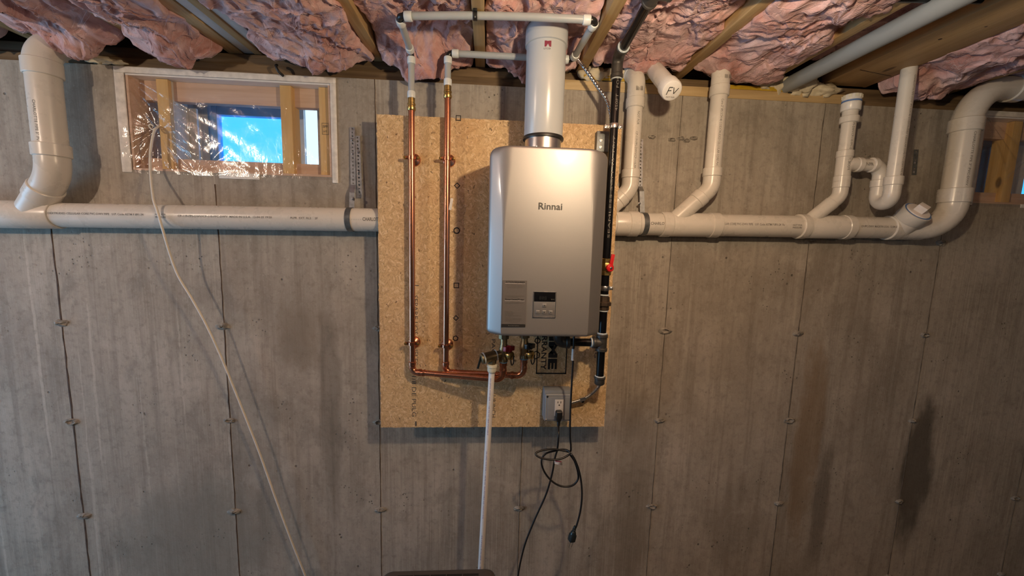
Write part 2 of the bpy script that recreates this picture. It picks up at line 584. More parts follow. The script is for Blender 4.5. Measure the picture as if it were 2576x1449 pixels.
M = dict(
    concrete=concrete(), osb=osb(), pvc=pvc(), pvc_new=pvc('bright_pvc', (.80, .775, .735)), copper=copper(), brass=brass(),
    dull_brass=brass('weathered_brass', (.36, .285, .17), .35, .5), fibre=fibre(), film=film(), blue_glass=blue_glass(), blue_vinyl=plain('film_covered_vinyl', (.34, .58, .86), .35, 0, .03), clear_glass=blue_glass('frosted_side_glass', (.72, .78, .82)),
    joist=wood('joist_lumber', 'y', (.36, .22, .09), (.50, .34, .16), (.60, .43, .22)),
    stud=wood('stud_lumber', 'z', (.62, .37, .13), (.77, .51, .205), (.82, .59, .27), sc_=.6),
    board=wood('board_lumber', 'x', (.56, .37, .25), (.68, .47, .34), (.74, .55, .42), knots=False),
    plate=wood('plate_lumber', 'x', (.10, .06, .03), (.17, .11, .055), (.26, .17, .09)),
    plate_new=wood('pale_plate_lumber', 'x', (.42, .28, .13), (.56, .40, .20), (.66, .49, .27)),
    beam=wood('beam_lumber', 'y', (.44, .27, .115), (.58, .38, .175), (.66, .46, .24), sc_=.55),
    pale_board=wood('pale_board_lumber', 'z', (.56, .50, .40), (.70, .64, .54), (.78, .72, .63), knots=False),  # pale lumber, also daylight painted on a stud side and panel
    daylit_ply=plain('daylit_lumber', (.60, .62, .62), .42, 0, .08, 12),  # window daylight reflected on the joist, put into the colour
    vinyl=plain('white_vinyl', (.86, .87, .88), .35, 0, .03),
    foam=plain('spray_foam', (.66, .58, .42), .8, 0, .18, 45, .5),
    buck=plain('white_window_buck', (.86, .83, .78), .6, 0, .15, 40, .3),
    steel=plain('galvanised_steel', (.52, .53, .54), .38, .9, .22, 60),
    dark_steel=plain('dull_galvanised_steel', (.17, .18, .185), .5, .7, .25, 60),
    chrome=plain('bright_steel', (.72, .72, .72), .2, 1.0, .05),
    alu=plain('brushed_aluminium', (.68, .67, .66), .27, 1.0, .06, 20),
    black_pipe=plain('black_lacquered_steel', (.005, .005, .006), .24, 0, .2, 30, .04, Specular_IOR_Level=.35),
    iron=plain('grey_malleable_iron', (.075, .07, .065), .42, .5, .2, 60, .2),
    union=plain('bronze_union', (.10, .07, .05), .4, .6, .2, 60, .1),
    tape=plain('pipe_dope', (.50, .56, .60), .6, 0, .2, 150, .3),
    blue_tape=plain('blue_pipe_dope', (.16, .36, .58), .6, 0, .15, 150, .3),
    rubber=plain('black_rubber', (.012, .012, .012), .45, 0, .1),
    cord=plain('black_cord', (.010, .010, .011), .38, 0, .1),
    plug_blue=plain('teal_black_plastic', (.012, .02, .024), .3, 0, .1),
    pex=plain('translucent_pex', (.40, .43, .45), .32, 0, .05, 20, 0, Subsurface_Weight=.15),
    ring=plain('white_expansion_ring', (.70, .74, .75), .35, 0, .05),
    poly=plain('black_polymer', (.014, .014, .015), .35, 0, .1),
    vent=plain('white_polypropylene', (.46, .49, .52), .24, 0, .03, 8),
    silver=plain('silver_paint', (.345, .335, .33), .50, .82, .012, 300, 0, Coat_Weight=.40, Coat_Roughness=.12),
    label=plain('grey_label', (.15, .138, .13), .5, .3, .03, 200),
    ink=plain('black_ink', (.012, .011, .010), .6, 0, .2, 60),
    soft_ink=plain('faded_ink', (.10, .085, .07), .7, 0, .3, 120),
    pipe_ink=plain('grey_pipe_ink', (.17, .155, .14), .6, 0, .35, 300),
    white_ink=plain('white_ink', (.19, .18, .165), .6, 0, .1),
    violet_ink=plain('violet_ink', (.24, .19, .42), .6, 0, .1),
    logo_ink=plain('charcoal_print', (.05, .048, .045), .4, 0, .1),
    red_ink=plain('maroon_print', (.22, .03, .06), .5, 0, .05),
    screen=plain('black_glass', (.006, .006, .007), .12, 0, 0),
    digit=plain('unlit_segments', (.022, .023, .024), .2, 0, 0),
    red=plain('red_handle', (.62, .015, .02), .35, 0, .05),
    maroon=plain('dark_red_handle', (.30, .015, .03), .4, 0, .05),
    grey_pvc=plain('grey_conduit', (.27, .29, .30), .42, 0, .05, 8),
    box_grey=plain('grey_box_paint', (.26, .27, .29), .42, .1, .05, 30),
    socket=plain('ivory_socket', (.62, .58, .55), .4, 0, .02),
    cream=plain('cream_fitting', (.72, .68, .55), .4, 0, .04),
    cpvc=plain('white_cpvc', (.78, .76, .75), .32, 0, .03),
    cable=plain('white_cable', (.76, .70, .60), .45, 0, .04),
    yellow=plain('yellow_strap', (.52, .33, .02), .5, 0, .15, 40),
    rust=plain('rusty_seam', (.085, .05, .03), .85, 0, .5, 24, .4),
    seam_shade=plain('shaded_seam', (.12, .10, .08), .9, 0, .5, 24, .4),  # grey shadow along the right seams, painted as their colour
    mortar=plain('crumbled_mortar', (.30, .27, .23), .9, 0, .35, 70, .8),
    armor=plain('armoured_aluminium', (.60, .59, .57), .3, 1.0, .1, 60),
    tag_w=plain('paper_tag', (.74, .70, .68), .5, 0, .1, 60),
    blue=plain('blue_primer', (.10, .20, .45), .5, 0, .1),
    plastic_grey=plain('dark_taupe_plastic', (.060, .052, .050), .42, 0, .08, 40, .05),
    slot=plain('slot_black', (.006, .006, .006), .7, 0, 0),
    snow=plain('snowy_ground', (.75, .80, .86), .9, 0, .1, 3, .4),
    floor=plain('grey_floor_slab', (.17, .16, .148), .7, 0, .2, 3, .2),
    subfloor=plain('brown_subfloor', (.38, .25, .13), .8, 0, .25, 16, .2),
    plug_white=plain('cleanout_plug', (.80, .74, .70), .3, 0, .03),
)
M['strand'] = plain('pale_fibre', (.80, .60, .60), .9, 0, .1, 20)
M['blue_line'] = M['blue']

# ------------------------------------------------------------------ the room
WT = .97            # top of the concrete, above the first tie row
JB = 1.05           # underside of the joists
WALL_T = .25
X0, X1, DB = -3.0, 7.0, 5.5
W1 = (.312, 1.052, .598, .946)     # left window opening x0, x1, z0, z1
W2 = (3.775, 4.68, .590, .955)     # right window opening

wall = structure('wall_back', V(0, 0, -Z0))
mb = MB()
xs = [X0, W1[0], W1[1], W2[0], W2[1], X1]
for i in range(5):
    a, b = xs[i], xs[i + 1]
    if i == 1:
        z = [(-Z0, W1[2]), (W1[3], WT)]
    elif i == 3:
        z = [(-Z0, W2[2]), (W2[3], WT)]
    else:
        z = [(-Z0, WT)]
    for z0, z1 in z:
        mb.box(V(a, -WALL_T, z0), V(b, 0, z1))
obj('concrete_face', mb, M['concrete'], wall, smooth=0)

# panel seams left by the forms, and the broken-off ties on them
tie_rows = [.408 * k for k in (1, 0, -1, -2, -3)]
rng = random.Random(3)


def seam(x, rusty, wdt, z0=-Z0, z1=WT):
    m = MB()
    n = 60
    vs_, fs_ = [], []
    for k in range(n + 1):
        z = z0 + (z1 - z0) * k / n
        w = wdt * rng.uniform(.55, 1.25)
        dx = rng.uniform(-.0012, .0012)
        vs_ += [V(x + dx - w / 2, .0002, z), V(x + dx, .0013, z), V(x + dx + w / 2, .0002, z)]
        if k:
            o = 3 * (k - 1)
            fs_ += [(o, o + 1, o + 4, o + 3), (o + 1, o + 2, o + 5, o + 4)]
    m.add(vs_, fs_)
    obj('form_seam', m, M['rust'] if rusty else M['seam_shade'], wall)


seam(.0, True, .0075, -Z0, .95)
seam(.6096, True, .005, -Z0, .555)
seam(1.219, True, .004)
seam(1.829, False, .0035)
seam(2.438, False, .0035)
seam(3.048, False, .005)
seam(3.658, False, .005)
seam(4.267, False, .004, -Z0, .58)


def tie(x, z, s, seed, ring):
    r = random.Random(seed)
    m = MB()
    n = 14
    vs_, fs_ = [], []
    prof = [(1.0, 0.0), (.85, .004), (.62, .0075 if ring else .006), (.35, .002 if ring else .008), (.12, .001 if ring else .009)]
    for i, (q, h) in enumerate(prof):
        for k in range(n):
            a = 2 * math.pi * k / n
            rr = q * s * r.uniform(.8, 1.2)
            vs_.append(V(x + math.cos(a) * rr * 1.25, max(h * r.uniform(.5, 1.5), 0.0), z + math.sin(a) * rr * .62))
        if i:
            for k in range(n):
                k2 = (k + 1) % n
                fs_.append(((i - 1) * n + k, (i - 1) * n + k2, i * n + k2, i * n + k))
    fs_.append(tuple((len(prof) - 1) * n + k for k in range(n)))
    m.add(vs_, fs_)
    return m


n_t = 0
for ci in range(-1, 8):
    for z in tie_rows:
        x = ci * .6096
        if z > .3 and ci in (0, 1, 2, 3, 7, -1):
            continue
        n_t += 1
        obj('form_tie', tie(x + rng.uniform(-.006, .006), z + rng.uniform(-.006, .006), rng.uniform(.017, .024), n_t, n_t % 2 == 0), M['mortar'], wall)
# loose lumps of old mortar round the upper ties on the right
for px, py in ((1712, 348), (1690, 352), (1726, 354), (1745, 348), (1640, 345)):
    n_t += 1
    p_ = at(px, py, 0)
    obj('form_tie', tie(p_.x, p_.z - Z0, .013, n_t, True), M['mortar'], wall)

mb = MB().box(V(X0 - .2, -WALL_T, -Z0 - .1), V(X1 + .2, DB + .2, -Z0))
o = obj('floor', mb, M['floor'], smooth=0); o['kind'] = 'structure'
for nm, a, b in (('wall_left', V(X0 - .2, -WALL_T, -Z0), V(X0, DB, 1.3)), ('wall_right', V(X1, -WALL_T, -Z0), V(X1 + .2, DB, 1.3)),
                 ('wall_front', V(X0, DB, -Z0), V(X1, DB + .2, 1.3))):
    o = obj(nm, MB().box(a, b), M['floor'], smooth=0)
    o['kind'] = 'structure'
o = obj('ceiling', MB().box(V(X0 - .2, -WALL_T, 1.285), V(X1 + .2, DB + .2, 1.31)), M['subfloor'], smooth=0)
o['kind'] = 'structure'
# sill plates on the wall and the rim board behind them
tr = structure('trim_1', V(0, 0, WT))
obj('lower_plate', MB().box(V(X0, -.145, WT), V(1.93, -.022, WT + .038)), M['plate'], tr, bevel=.003)
obj('lower_plate', MB().box(V(1.932, -.145, WT), V(3.13, .002, WT + .038)), M['plate_new'], tr, bevel=.003)
obj('lower_plate', MB().box(V(3.132, -.145, WT), V(X1, -.022, WT + .038)), M['plate'], tr, bevel=.003)
obj('upper_plate', MB().box(V(X0, -.15, WT + .039), V(X1, -.034, JB - .001)), M['plate'], tr, bevel=.003)
obj('rim_board', MB().box(V(X0, -.19, WT), V(X1, -.152, 1.285)), M['plate'], tr)

# ------------------------------------------------------------------ windows
def window(idx, wx, side, bead, sash0, sash1, zlo, zhi, studs, left_glazed=True):
    x0, x1, z0, z1 = wx
    w = structure('window_%d' % idx, V(x0, 0, z0))
    # white buck whose edge shows round the opening
    m = MB()
    t = .034
    L, Rr = x0 - t, x1 + .022
    n = 40
    rg = random.Random(idx)
    for (a, b, c, d) in ((L, Rr, z1, z1 + .021), (L, x0, z0 - .01, z1), (x1, Rr, z0 - .022, z1)):
        m.box(V(a, -.02, c), V(b, .004, d))
    obj('buck_flange', m, M['buck'], w, bevel=.002)
    for (a, b, h) in ((x0 + .235, x0 + .290, .014), (x0 + .315, x0 + .465, .020)):
        obj('buck_flange', MB().box(V(a, -.01, z0 - h), V(b, .003, z0 + .002)), M['buck'], w, bevel=.002)
    D = -.205
    zt, zb = z1 - .006, z0 + .008
    # reveals
    obj('reveal_head', MB().box(V(x0, -.245, z1 - .006), V(x1, -.002, z1)), M['vinyl'], w)
    obj('reveal_sill', MB().box(V(x0, -.245, z0), V(x1, -.002, z0 + .008)), M['board'], w)
    obj('reveal_jamb', MB().box(V(x0, -.245, z0 + .008), V(x0 + .010, -.002, z1 - .006)), M['board'], w)
    obj('reveal_jamb', MB().box(V(x1 - .010, -.245, z0 + .008), V(x1, -.002, z1 - .006)), M['board'], w)
    obj('jamb_strip', MB().box(V(x0 + .010, -.170, z0 + .066), V(x0 + .014, -.138, z1 - .082)), M['vinyl'], w)
    obj('side_panel', MB().box(V(x0 + .068 if idx == 1 else x0 + .27, -.128, zb), V(x0 + (.165 if idx == 1 else .40), -.117, z1 - .080)), M['pale_board'], w, bevel=.002)  # pale panel brought forward for lamp light, standing in for daylight
    # framing boards at the back, round the sash
    gx0, gx1, gz0, gz1 = x0 + bead, x0 + sash1, z0 + zlo, z0 + zhi
    if gz1 > zt - .02:
        gz1 = zt - .045
    obj('header_board', MB().box(V(x0 + .01, -.080, z1 - .078), V(x1 - .01, -.048, zt)), M['board'], w, bevel=.002)
    obj('sill_board', MB().box(V(x0 + .01, -.068, zb), V(x1 - .01, -.044, z0 + .054)), M['board'], w, bevel=.002)
    obj('back_board', MB().box(V(x0 + .01, D - .03, gz1), V(x1 - .01, D, zt)), M['board'], w, bevel=.002)
    obj('back_board', MB().box(V(x0 + .01, D - .03, zb), V(x1 - .01, D, gz0)), M['board'], w, bevel=.002)
    obj('back_board', MB().box(V(x0 + .01, D - .03, gz0), V(x0 + side[0], D, gz1)), M['board'], w, bevel=.002)
    obj('back_board', MB().box(V(x1 - .136, D - .03, gz0), V(x1 - .01, D, gz1)), M['board'], w, bevel=.002)
    obj('side_pane', MB().box(V(x0 + side[0], D - .025, gz0), V(x0 + side[1], D - .021, gz1)), M['clear_glass' if left_glazed else 'pale_board'], w, smooth=0)
    obj('jamb_liner', MB().box(V(x0 + side[1], D - .03, gz0), V(gx0 - .005, D - .012, gz1)), M['vinyl'], w)
    obj('jamb_liner', MB().box(V(gx1, D - .03, gz0), V(gx1 + .026, D - .010, gz1)), M['vinyl'], w)
    obj('side_pane', MB().box(V(gx1 + .026, D - .025, gz0), V(x1 - .136, D - .021, gz1)), M['clear_glass'], w, smooth=0)
    # sash
    m = MB()
    fx0, fx1 = x0 + sash0, gx1
    m.box(V(fx0, D - .045, gz0), V(fx0 + .038, D - .012, gz1))
    m.box(V(fx1 - .02, D - .045, gz0), V(fx1, D - .012, gz1))
    m.box(V(fx0 + .038, D - .045, gz1 - .042), V(fx1 - .02, D - .012, gz1))
    m.box(V(fx0 + .038, D - .045, gz0), V(fx1 - .02, D - .012, gz0 + .012))
    obj('sash', m, M['blue_vinyl'], w, bevel=.003)
    obj('sash_bead', MB().box(V(fx0 + .012, D - .012, gz0), V(fx0 + .02, D - .006, gz1)), M['blue_vinyl'], w)
    obj('stop_bead', MB().box(V(gx0 - .005, D - .04, gz0), V(fx0, D - .014, gz1)), M['pale_board'], w, bevel=.002)
    obj('pane', MB().box(V(fx0 + .036, D - .032, gz0 + .01), V(fx1 - .018, D - .028, gz1 - .040)), M['blue_glass'], w, smooth=0)
    # studs set into the opening
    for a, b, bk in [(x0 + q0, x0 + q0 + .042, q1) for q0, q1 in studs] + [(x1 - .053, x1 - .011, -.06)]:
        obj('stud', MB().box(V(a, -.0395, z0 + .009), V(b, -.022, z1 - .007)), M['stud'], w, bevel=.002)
        obj('stud_rear', MB().box(V(a + .001, bk, z0 + .009), V(b + .001, -.040, z1 - .007)), M['pale_board' if bk < -.1 else 'stud'], w, bevel=.002)  # the deepest one is pale, painting daylight on the stud's side
    # stamp on the right hand stud
    m = MB()
    p = V(x1 - .044, -.0215, z0 + .165)
    u, v = (1, 0, 0), (0, 0, 1)
    for a, b, c, d in ((0, .026, 0, .0015), (0, .026, .042, .0435), (0, .0012, 0, .0435), (.025, .026, 0, .0435)):
        m.add([p + Vector((a, 0, c)), p + Vector((b, 0, c)), p + Vector((b, 0, d)), p + Vector((a, 0, d))], [(0, 1, 2, 3)])
    text_flat(m, 'SPF', .013, p + Vector((.004, 0, .026)), u, v)
    text_flat(m, 'HT', .011, p + Vector((.005, 0, .008)), u, v)
    obj('lumber_stamp', m, M['soft_ink'], w, smooth=0)
    return w


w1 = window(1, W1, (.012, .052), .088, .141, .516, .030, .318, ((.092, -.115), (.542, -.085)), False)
w2 = window(2, W2, (.262, .335), .360, .430, .72, .030, .300, ((.168, -.09), (.66, -.09)), False)

# plastic sheets stapled over the openings
def sheet(wx, label, hub, seed):
    x0, x1, z0, z1 = wx
    nx, nz = 190, 90
    xs_ = np.linspace(x0 - .032, x1 + .014, nx)
    zs_ = np.linspace(z0 - .012, z1 + .020, nz)
    X, Z = np.meshgrid(xs_, zs_)
    D = np.full_like(X, .0062)
    rg = np.random.RandomState(seed)
    edge = np.minimum(np.minimum(X - X.min(), X.max() - X), np.minimum(Z - Z.min(), Z.max() - Z))
    em = np.clip(edge / .03, 0, 1)

    def fan(cx, cz, amp, fall, k, ph, lo=None, hi=None):
        dx, dz = X - cx, Z - cz
        r = np.sqrt(dx * dx + dz * dz) + 1e-4
        th = np.arctan2(dz, dx)
        wv = np.sin(th * k + ph + 1.3 * np.sin(th * 3 + ph)) + .5 * np.sin(th * k * 1.9 + ph * 2)
        e = np.exp(-r / fall) * np.clip(r / .03, 0, 1)
        if lo is not None:
            e = e * np.clip(np.minimum(th - lo, hi - th) / .25, 0, 1)
        return amp * wv * e
    hx, hz = hub
    D += em * fan(hx, hz, .0048, .15, 15, rg.rand() * 6, -3.0, -.15)
    D += em * fan(hx, hz, .0022, .05, 13, 1.0)
    D += em * fan(x0 - .02, z1 + .01, .0042, .26, 30, 2.0, -1.25, -.35)
    D += em * fan(hx + .14, z0 - .01, .0030, .085, 13, 4.0, .25, 2.9)
    D += em * fan(x0 - .01, z0, .0020, .10, 20, 1.0)
    D += em * fan(x1, z0, .0010, .10, 22, 3.0)
    D -= em * .012 * np.exp(-((X - hx) ** 2 + (Z - hz) ** 2) / .0022)
    low = np.clip(1 - (Z - z0) / .07, 0, 1)
    D += em * low * .0011 * np.sin(X * 150 + 3 * np.sin(X * 23)) * np.clip(np.sin(X * 17 + 1), 0, 1)
    D += em * .0005 * np.sin(X * 61 + Z * 40 + 2 * np.sin(Z * 30)) + em * .0003 * np.sin(X * 30 - Z * 83)
    D = np.maximum(D, .0055 - .02 * em)
    v = np.stack([X, -D, Z + Z0], -1).reshape(-1, 3)
    m = MB()
    f = []
    for j in range(nz - 1):
        for i in range(nx - 1):
            a = j * nx + i
            f.append((a, a + 1, a + nx + 1, a + nx))
    m.add(v, f)
    o = obj('plastic_sheet', m, M['film'], smooth=180)
    tag(o, label, 'plastic sheet', 'plastic over the basement windows')
    return o


hubp = at(389, 326, .004)
sheet(W1, 'clear wrinkled plastic sheet over the left window, white cable poking through', (hubp.x, hubp.z - Z0), 1)
sheet(W2, 'clear plastic sheet over the partly seen window beside the right riser', (4.02, .80), 5)

# outside
m = MB()
vs_, fs_ = [], []
nx, ny = 40, 24
for j in range(ny + 1):
    for i in range(nx + 1):
        x = -4 + 12 * i / nx
        d = -.30 - 6 * (j / ny) ** 1.5
        z = .60 + .30 * (1 - math.exp((d + .3) * 1.2)) - .10 * (x - .6) * (1 - math.exp((d + .3) * 1.5)) * math.exp(-((x - .7) / 1.5) ** 2) + .015 * math.sin(3 * x + d * 2)
        vs_.append(V(x, d, z))
        if i and j:
            b = j * (nx + 1) + i
            fs_.append((b - nx - 2, b - nx - 1, b, b - 1))
m.add(vs_, fs_)
o = obj('ground', m, M['snow'], smooth=180)
o['kind'] = 'structure'

# ------------------------------------------------------------------ joists
def joist(x0, x1, label, y1=2.4, mat='joist', z=JB, h=.235):
    o = obj('floor_joist', MB().box(V(x0, -.14, z), V(x1, y1, z + h)), M[mat], bevel=.003)
    return tag(o, label, 'joist', 'floor joists')


joist(.392, .432, 'leftmost bare floor joist, half covered by pink insulation above the left drain riser')
joist(1.207, 1.246, 'bare floor joist left of the black-ended corner of the plastic water pipe')
joist(1.602, 1.640, 'floor joist carrying the black pipe clip, between the two copper pipes and the vent')
joist(2.004, 2.042, 'floor joist just left of the black gas pipe elbow')
joist(2.408, 2.446, 'floor joist ending right of the capped stub marked FV')
joist(2.775, 2.816, 'floor joist directly left of the long grey conduit')
joist(3.60, 3.64, 'floor joist above the sweeping elbow of the right drain riser')
joist(-.02, .02, 'floor joist buried in insulation at the left edge of the picture')
# four plies nailed together over the left window; two carry daylight as colour
bj = thing('built_up_joist', 'four-ply joist with two plies coloured as daylit, running over the left window', 'joist', V(.755, .4, JB))
for a, b, m_, dz in ((.664, .716, 'joist', 0), (.719, .757, 'daylit_ply', .004), (.759, .789, 'joist', .001), (.791, .831, 'daylit_ply', .006)):
    obj('ply', MB().box(V(a, -.14, JB + dz), V(b, 2.4, JB + .235)), M[m_], bj, bevel=.003)
bm_ = thing('flat_beam', 'wide flat timber with dark knots above the tall thin trap pipe', 'beam', V(3.165, .4, JB))
obj('plank', MB().box(V(3.035, -.02, JB), V(3.226, 2.4, JB + .038)), M['beam'], bm_, bevel=.003)
obj('edge_strip', MB().box(V(3.229, -.03, JB + .003), V(3.243, 2.4, JB + .04)), M['beam'], bm_, bevel=.002)
obj('web', MB().box(V(3.13, -.14, JB + .039), V(3.20, 2.4, 1.284)), M['joist'], bm_)
m = MB()
for (x, d, r) in ((3.10, .36, .006), (3.15, .44, .004)):
    m.lathe(V(x, d, JB + .001), (0, 0, -1), [(0, r), (.0014, r * .8)], 12)
obj('knot', m, M['rust'], bm_)
m = MB()
m.bar(V(3.06, .128, JB - .0004), V(3.226, .092, JB - .0004), .003, .001, (0, 1, 0))
obj('saw_mark', m, M['rust'], bm_)

# ------------------------------------------------------------------ pink insulation
def hash2(ix, iy, seed):
    h = (ix.astype(np.int64) * 374761393 + iy.astype(np.int64) * 668265263 + seed * 1442695041) & 0x7fffffff
    h = ((h ^ (h >> 13)) * 1274126177) & 0x7fffffff
    return ((h ^ (h >> 16)) & 0xffff) / 65535.0


def pn(x, y, seed):
    ix, iy = np.floor(x), np.floor(y)
    fx, fy = x - ix, y - iy
    u, v = fx * fx * fx * (fx * (fx * 6 - 15) + 10), fy * fy * fy * (fy * (fy * 6 - 15) + 10)

    def g(a, b):
        th = hash2(ix + a, iy + b, seed) * 2 * np.pi
        return np.cos(th) * (fx - a) + np.sin(th) * (fy - b)
    n0 = g(0, 0) * (1 - u) + g(1, 0) * u
    n1 = g(0, 1) * (1 - u) + g(1, 1) * u
    return (n0 * (1 - v) + n1 * v) * 1.5


def fbm(x, y, seed, o=4, gain=.5):
    s = 0
    a = 1
    for k in range(o):
        s = s + a * pn(x * 2 ** k, y * 2 ** k, seed + k * 17)
        a *= gain
    return s


def batt(x0, x1, seed, label, sag=.035, start=.0, drape=.010, lift=0.0, hang=.0):
    W_ = x1 - x0
    nx = max(30, int((W_ + .03) / .0040))
    ds = np.concatenate([np.arange(-.10, .80, .0042), np.arange(.80, 2.3, .03)])
    t, d = np.meshgrid(np.linspace(0, 1, nx), ds)
    x = x0 + t * W_
    wx = x + .06 * fbm(x * 4, d * 4, seed + 3, 3)
    wd = d + .08 * fbm(x * 4, d * 4, seed + 5, 3)
    bulge = np.clip(np.sin(np.pi * np.clip(t, 0, 1)), 0, 1) ** .5
    n1 = fbm(wx * 4.5, wd * 3.0, seed + 11, 2)
    # pulled-apart folds: long soft creases with a crisp lip
    a = fbm(wx * 6 + wd * 2.5, wd * 3.5 - wx * 1.5, seed + 23, 3, .5)
    lip = np.clip(1 - np.abs(a) * 2.6, 0, 1) ** 1.5
    a2 = fbm(wx * 15 - wd * 4, wd * 8 + wx * 3, seed + 41, 3, .5)
    lip2 = np.clip(1 - np.abs(a2) * 2.4, 0, 1) ** 1.5
    z = JB + .012 + lift - bulge * (sag + .030 * n1) + .022 * np.clip(a, -.5, .9) - .014 * lip * bulge - .006 * lip2 + .008 * np.clip(a2, -.6, .6)
    z = z - .0020 * fbm(wx * 60, wd * 36, seed + 61, 3) + .0085 * np.abs(fbm(wx * 26, wd * 22, seed + 67, 3)) - .002
    st = start + .030 * fbm(x * 8, x * 0 + seed, seed + 7, 3)
    back = np.clip((st + .020 - d) / .06, 0, 1)
    fore = np.clip(1 - np.abs(d - st - .045) / .10, 0, 1)
    z = z - hang * fore * (.15 + .85 * bulge) + .20 * back ** 2
    edge = np.clip((np.abs(t - .5) - .44) / .06, 0, 1)
    z = z + edge ** 2 * .045
    sx = np.sign(t - .5) * np.clip((np.abs(t - .5) - .30) / .14, 0, 1) * (1 - edge)
    over = drape * np.clip(1.2 + 2.2 * fbm(x * 0 + np.sign(t - .5) * 3.1, d * 8, seed + 71, 3), 0, 2.4)
    x = x + sx * over + (.012 * fbm(x * 14, d * 14, seed + 81, 3) + .012 * a2) * (1 - edge)
    x = np.clip(x, x0 - .017, x1 + .017)
    dd = d + .020 * fbm(x * 12, d * 12, seed + 91, 3)
    z = np.minimum(z, 1.262)
    v = np.stack([x, -dd, z + Z0], -1).reshape(-1, 3)
    ny = len(ds)
    i, j = np.meshgrid(np.arange(nx - 1), np.arange(ny - 1))
    a = (j * nx + i).ravel()
    f = np.stack([a, a + 1, a + nx + 1, a + nx], -1)
    me = bpy.data.meshes.new('insulation_batt')
    me.from_pydata(v.tolist(), [], f.tolist())
    me.polygons.foreach_set('use_smooth', [True] * len(me.polygons))
    me.materials.append(M['fibre'])
    o = bpy.data.objects.new('insulation_batt', me)
    col.objects.link(o)
    tag(o, label, 'insulation', 'pink batts between the joists')
    # stray fibres teased out of the surface
    rg = random.Random(seed)
    m = MB()
    vv = v.reshape(ny, nx, 3)
    jm = int(np.searchsorted(ds, .78))
    for _ in range(int(230 * min(W_, .45) / .36)):
        jj, ii = rg.uniform(10, jm), rg.uniform(4, nx - 5)
        an = 2.2 * math.sin(ii * .045 + seed) + 1.7 * math.sin(jj * .06 + seed * .3) + rg.uniform(-.6, .6)
        ln = rg.randint(5, 14)
        pts, rr = [], []
        off = rg.uniform(.0005, .0045)
        for k in range(ln):
            a_, b_ = int(min(max(jj, 1), jm)), int(min(max(ii, 1), nx - 2))
            q = Vector(vv[a_, b_])
            q.z -= .0004 + off * math.sin(math.pi * (k + .3) / ln)
            pts.append(q)
            rr.append((.00036 if k not in (0, ln - 1) else .0002) * rg.uniform(.6, 1.3))
            an += rg.uniform(-.22, .22)
            jj += math.sin(an) * 2.6
            ii += math.cos(an) * 2.6
        pts = [p_ for n_, p_ in enumerate(pts) if n_ == 0 or (p_ - pts[n_ - 1]).length > 1e-5]
        if len(pts) > 2:
            m.tube(pts, rr[:len(pts)], 3, cap=False)
    obj('loose_fibres', m, M['strand'], o, smooth=180, kind='stuff')
    return o


batt(-1.2, -.021, 100, 'pink insulation at the far left edge, left of the drain riser', .05, .02, .006, .0, .05)
batt(.021, .391, 111, 'ragged pink insulation hanging over the elbow of the left drain riser', .055, .05, .008, .01, .045)
batt(.433, .663, 122, 'narrow pink batt above the left end of the left window', .045, .02, .016, .0, .045)
batt(.832, 1.206, 133, 'swelling pink batt above the right end of the left window', .050, .015, .018, .002, .045)
batt(1.247, 1.601, 144, 'pink batt behind the plastic water pipes over the two copper pipes', .004, .0, .006, .018, .10)
batt(1.641, 2.003, 155, 'pink batt around the top of the white vent pipe', .006, .0, .006, .018, .10)
batt(2.043, 2.407, 166, 'orange-pink batt above the gas pipe elbow and the FV stub', .012, .03, .010, .012, .02)
batt(2.447, 2.774, 177, 'pink batt above the two inch riser right of the FV stub', .030, .03, .015, .010, .03)
batt(2.817, 3.033, 188, 'torn pink batt beside the grey conduit', -.03, .06, .016, .03)
batt(3.245, 3.599, 199, 'pink batt right of the flat beam, above the trap pipe', .035, .02, .012, .010, .04)
batt(3.641, 4.6, 210, 'pink insulation at the far right edge above the right window', .03, .02, .006, .03)

# spray foam lumps on the plates
def lump(x, d, z, sx, sy, sz, seed):
    m = MB()
    n, k = 18, 10
    r = random.Random(seed)
    ph = [r.uniform(0, 6) for _ in range(6)]
    vs_, fs_ = [], []
    for i in range(k + 1):
        la = math.pi * i / k
        for j in range(n):
            lo = 2 * math.pi * j / n
            q = 1 + .22 * math.sin(3 * lo + ph[0] + 2 * la) + .16 * math.sin(5 * lo + ph[1] - 3 * la) + .13 * math.sin(7 * la + ph[2] + lo)
            vs_.append(V(x + sx * q * math.sin(la) * math.cos(lo), d + sy * q * math.sin(la) * math.sin(lo), z + sz * q * math.cos(la)))
            if i:
                j2 = (j + 1) % n
                fs_.append(((i - 1) * n + j, (i - 1) * n + j2, i * n + j2, i * n + j))
    return m.add(vs_, fs_)


def foam(label, blobs, seed):
    o = thing('spray_foam', label, 'foam', V(*blobs[0][:3]))
    for i, b in enumerate(blobs):
        obj('foam_lump', lump(*b, seed + i), M['foam'], o, smooth=180)
    return o


foam('crusty spray foam on the plate behind the black gas pipe', [(2.07, -.01, 1.035, .05, .03, .028), (2.16, -.012, 1.04, .055, .03, .03), (2.25, -.01, 1.04, .05, .03, .03)], 3)
foam('crusty spray foam around the end of the grey conduit', [(2.86, -.01, 1.035, .06, .04, .032), (2.94, .0, 1.04, .06, .04, .04), (3.03, .0, 1.02, .07, .03, .022), (2.78, -.01, 1.03, .05, .03, .02)], 21)
foam('small tan foam smear on the plate right of the left riser', [(.235, .0, .985, .05, .02, .012), (.29, -.002, .98, .03, .015, .008)], 41)
ys = thing('yellow_strap', 'flat yellow strap along the plate behind the gas pipe and FV stub', 'strap', V(2.3, .006, 1.0))
obj('band', MB().box(V(2.03, .0025, 1.010), V(2.32, .006, 1.028)), M['yellow'], ys, bevel=.001)
ys = thing('yellow_strap', 'flat yellow strap with a black clip, left of the grey conduit end', 'strap', V(2.75, .006, 1.0))
